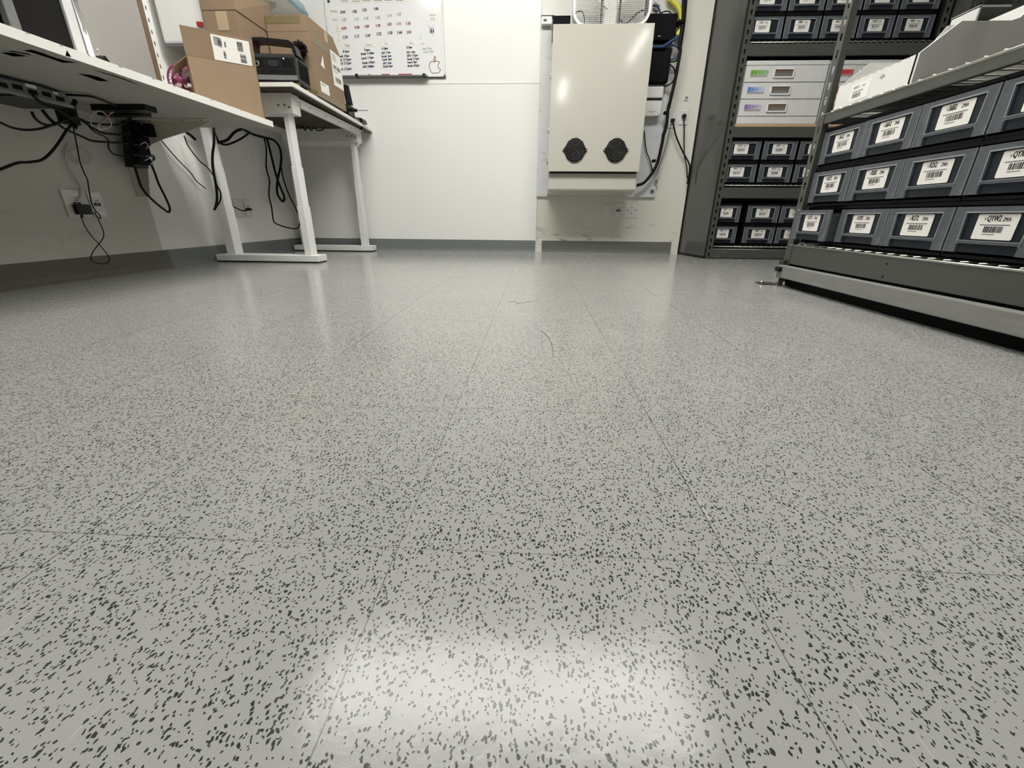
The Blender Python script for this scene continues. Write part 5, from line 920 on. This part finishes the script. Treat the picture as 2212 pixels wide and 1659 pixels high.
# white drawer cabinets
def drawer_cabinet(x0, x1, tags, label):
    o = thing('drawer_cabinet', label, 'drawer cabinet', ((x0 + x1) / 2, 3.6, .898), 'white drawer cabinets')
    z0, z1 = .898, 1.258; y = 3.428
    q = MB(); q.box(x0, x1, y + .012, 3.77, z0, z1, 'silver_plastic'); q.build('body', o)
    MB().bbox(x0, x1, y, y + .014, 1.233, z1, 'silver_plastic', .003).build('top_rail', o); MB().bbox(x0, x1, y, y + .014, z0, .941, 'silver_plastic', .003).build('bottom_rail', o)
    for k, (za, zb2) in enumerate(((1.138, 1.231), (1.043, 1.136), (.943, 1.041))):
        d = MB().bbox(x0 + .003, x1 - .003, y - .002, y + .012, za + .001, zb2 - .001, 'silver_plastic', .0025).build('drawer', o)
        h0 = x0 + .185; q = MB(); q.box(h0 + .006, h0 + .124, y - .0035, y - .002, za + .030, za + .068, 'grey_plastic')
        for a_, b_, c_, d_ in ((h0, h0 + .13, za + .068, za + .074), (h0, h0 + .13, za + .022, za + .030), (h0, h0 + .006, za + .022, za + .074), (h0 + .124, h0 + .13, za + .022, za + .074)): q.bbox(a_, b_, y - .010, y - .002, c_, d_, 'white_metal', .002)
        q.build('handle', d)
        MB().bbox(h0 + .008, h0 + .122, y - .0044, y - .0036, za + .052, za + .066, 'wood_edge', .0003).build('handle_recess', d)
        t0 = x0 + .035; MB().box(t0, t0 + .115, y - .0030, y - .0018, za + .040, za + .068, tags[k][0]).build('tag_strip', d)
        q = MB()
        for i, ch_ in enumerate(tags[k][1]): q.text(ch_, (t0 + .011 + i * .023, y - .0034, za + .048), (1, 0, 0), (0, 0, 1), .017, 'ink', .9, 'c')
        q.box(t0, t0 + .11, y - .0028, y - .0019, za + .029, za + .038, 'grey_board'); q.text('~', (t0 + .003, y - .0034, za + .030), (1, 0, 0), (0, 0, 1), .012, 'ink', 1.2); q.build('tag_letters', d)
    return o
drawer_cabinet(1.372, 1.905, [('tag_green', 'ABCDE'), ('tag_blue', 'FGHIJ'), ('tag_purple', 'KLMNO')], 'white three drawer cabinet with green, blue and purple letter tags')
drawer_cabinet(1.918, 2.45, [('tag_red', 'ABCD'), ('tag_orange', 'F'), ('tag_olive', 'K')], 'white three drawer cabinet with red, orange and olive letter tags')

# ---------------------------------------------------------------- near rack
nr = thing('metal_shelving', 'grey green metal shelving unit filled with clear drawers at right', 'shelving', (1.38, 1.45, 0))
NY0, NY1, NX = .80, 2.068, 1.155
for yy0, yy1, inner in ((2.022, 2.068, 1), (.80, .846, -1)):
    q = MB(); slotted_face(q, yy0, yy1, .035, 2.15, NX, 'x', 'green_metal', .0508, .0125, .028)
    yi = yy0 if inner < 0 else yy0
    q.box(NX, NX + .022, yy0 if inner > 0 else yy1 - .002, yy0 + .002 if inner > 0 else yy1, .035, 2.15, 'green_metal')
    q.build('post', nr)
    q = MB(); slotted_face(q, yy0, yy1, .035, 2.15, 1.76, 'x', 'green_metal', .0508, .0125, .028); slotted_face(q, 1.72, 1.76, .035, 2.15, yy0 if inner > 0 else yy1, 'y', 'green_metal', .0508, .0125, .028); q.build('post', nr)
for zb_, zt2 in ((.100, .178), (.646, .677), (1.30, 1.365)):
    MB().bbox(NX + .001, NX + .018, .82, 2.055, zb_, zt2, 'green_metal', .003).build('beam', nr); MB().box(1.74, 1.755, .82, 2.055, zb_, zt2, 'green_metal').build('beam', nr)
    for yy in (2.045, .83): MB().box(NX + .02, 1.74, yy - .003, yy + .003, zb_ + .005, zt2 - .002, 'green_metal').build('side_brace', nr)
for z in (.180, .680, 1.368):
    q = MB(); wire_deck(q, NX + .004, 1.75, .83, 2.045, z, 'x', .0505); q.build('wire_deck', nr)
q = MB()
for yy, zz in ((1.476, .156), (1.476, .115)): q.cyl((NX + .0002, yy, zz), (NX + .0012, yy, zz), .004, 'black', 10)
q.build('bolt_hole', nr)
MB().box(NX - .012, NX + .034, 2.030, 2.072, .018, .035, 'galv').build('foot_plate', nr)
q = MB(); q.bbox(NX - .016, NX + .004, 2.034, 2.070, .03, .115, 'rust', .002); q.build('foot_bracket', nr)
MB().box(1.165, 1.60, .82, 2.03, .004, .099, 'black_soft').build('under_rack_shade', nr)  # black block added in place of the shade under the rack
rl = thing('floor_track', 'worn galvanised rail under the near rack front', 'rail', (1.14, 1.45, .04))
MB().bbox(1.122, 1.150, .78, 2.045, .040, .094, 'galv', .004).build('rail', rl)
MB().bbox(1.104, 1.124, 2.000, 2.036, .066, .088, 'black', .009, 3).build('rubber_bumper', rl)
MB().box(1.126, 1.148, 2.018, 2.040, .0, .040, 'steel').build('support_foot', rl)
ab = thing('anchor_plate', 'small rusty floor anchor plate with a shiny bolt', 'anchor', (1.09, 2.10, 0))
MB().bbox(1.075, 1.150, 2.055, 2.120, .0005, .006, 'rust', .002).build('plate', ab)
MB().cyl((1.092, 2.09, .006), (1.092, 2.09, .013), .010, 'chrome', 6).build('bolt', ab)

# corrugated pick bins on top of the near drawers
tb = thing('shelf_bin', 'large white corrugated shelf bin above the near clear drawers', 'shelf bin', (1.33, 1.82, .69))
pr_side = [(1.170, .689), (1.600, .689), (1.600, .965), (1.50, .955), (1.452, .885), (1.438, .866), (1.425, .852), (1.405, .845), (1.262, .845), (1.170, .768)]
fr_ = MB(); fr_.box(1.167, 1.171, 1.642, 1.997, .689, .767, 'corr'); 
for k in range(9): fr_.box(1.1665, 1.1669, 1.665 + k * .036, 1.680 + k * .036, .7645, .7668, 'corr_grey')
fr_.build('front_panel', tb)
q = MB(); q.prism([(x, z) for x, z in pr_side], 'y', 1.633, 1.641, 'corr'); q.build('side_panel', tb)
MB().box(1.1662, 1.1705, 1.6405, 1.6425, .689, .768, 'black_soft').build('corner_gap', tb)
q = MB(); q.prism([(x, z) for x, z in pr_side], 'y', 1.997, 2.001, 'corr'); q.build('side_panel', tb)
MB().box(1.59, 1.597, 1.642, 1.997, .689, .95, 'corr').build('back_panel', tb); MB().box(1.17, 1.59, 1.642, 1.997, .689, .692, 'corr').build('bottom_panel', tb)
q = MB(); z0 = .697; yo = 1.905
q.face([(1.1664, yo + .01, z0), (1.1664, yo - .085, z0), (1.1664, yo - .085, z0 + .055), (1.1664, yo + .01, z0 + .055)], 'paper')
q.text('HWVX3', (1.166, yo, z0 + .038), (0, -1, 0), (0, 0, 1), .0145, 'ink_grey', .62); q.text('AM/A', (1.166, yo - .045, z0 + .038), (0, -1, 0), (0, 0, 1), .010, 'ink_grey', .62)
q.box(1.1658, 1.1661, yo - .055, yo, z0 + .028, z0 + .030, 'ink_grey'); barcode(q, (1.166, yo - .003, z0 + .010), (0, -1, 0), (0, 0, 1), .042, .014, 'ink_grey', 12)
q.stroke([(0, 0), (.006, .006), (.012, .008), (.018, .006), (.024, 0), (.006, 0), (.012, -.005), (.018, 0)], (1.1658, yo - .125, z0 + .043), (0, -1, 0), (0, 0, 1), None, .0015, 'ink_grey'); q.build('label', tb)
bb = thing('open_front_bin', 'dark open fronted bin behind the large white shelf bin', 'bin', (1.62, 2.25, .69))
q = MB(); q.box(1.50, 1.506, 2.08, 2.12, .95, .958, 'corr'); 
bb_ = MB(); bb_.box(1.735, 2.02, 2.30, 2.305, .70, 1.078, 'black_soft'); bb_.box(1.735, 1.742, 2.18, 2.305, .70, 1.078, 'corr'); bb_.box(2.015, 2.02, 2.18, 2.305, .70, 1.078, 'black_soft'); bb_.box(1.735, 2.02, 2.18, 2.305, 1.074, 1.081, 'corr_grey'); bb_.box(1.735, 2.02, 2.18, 2.305, .69, .70, 'corr_grey')
bb_.build('shell', bb)
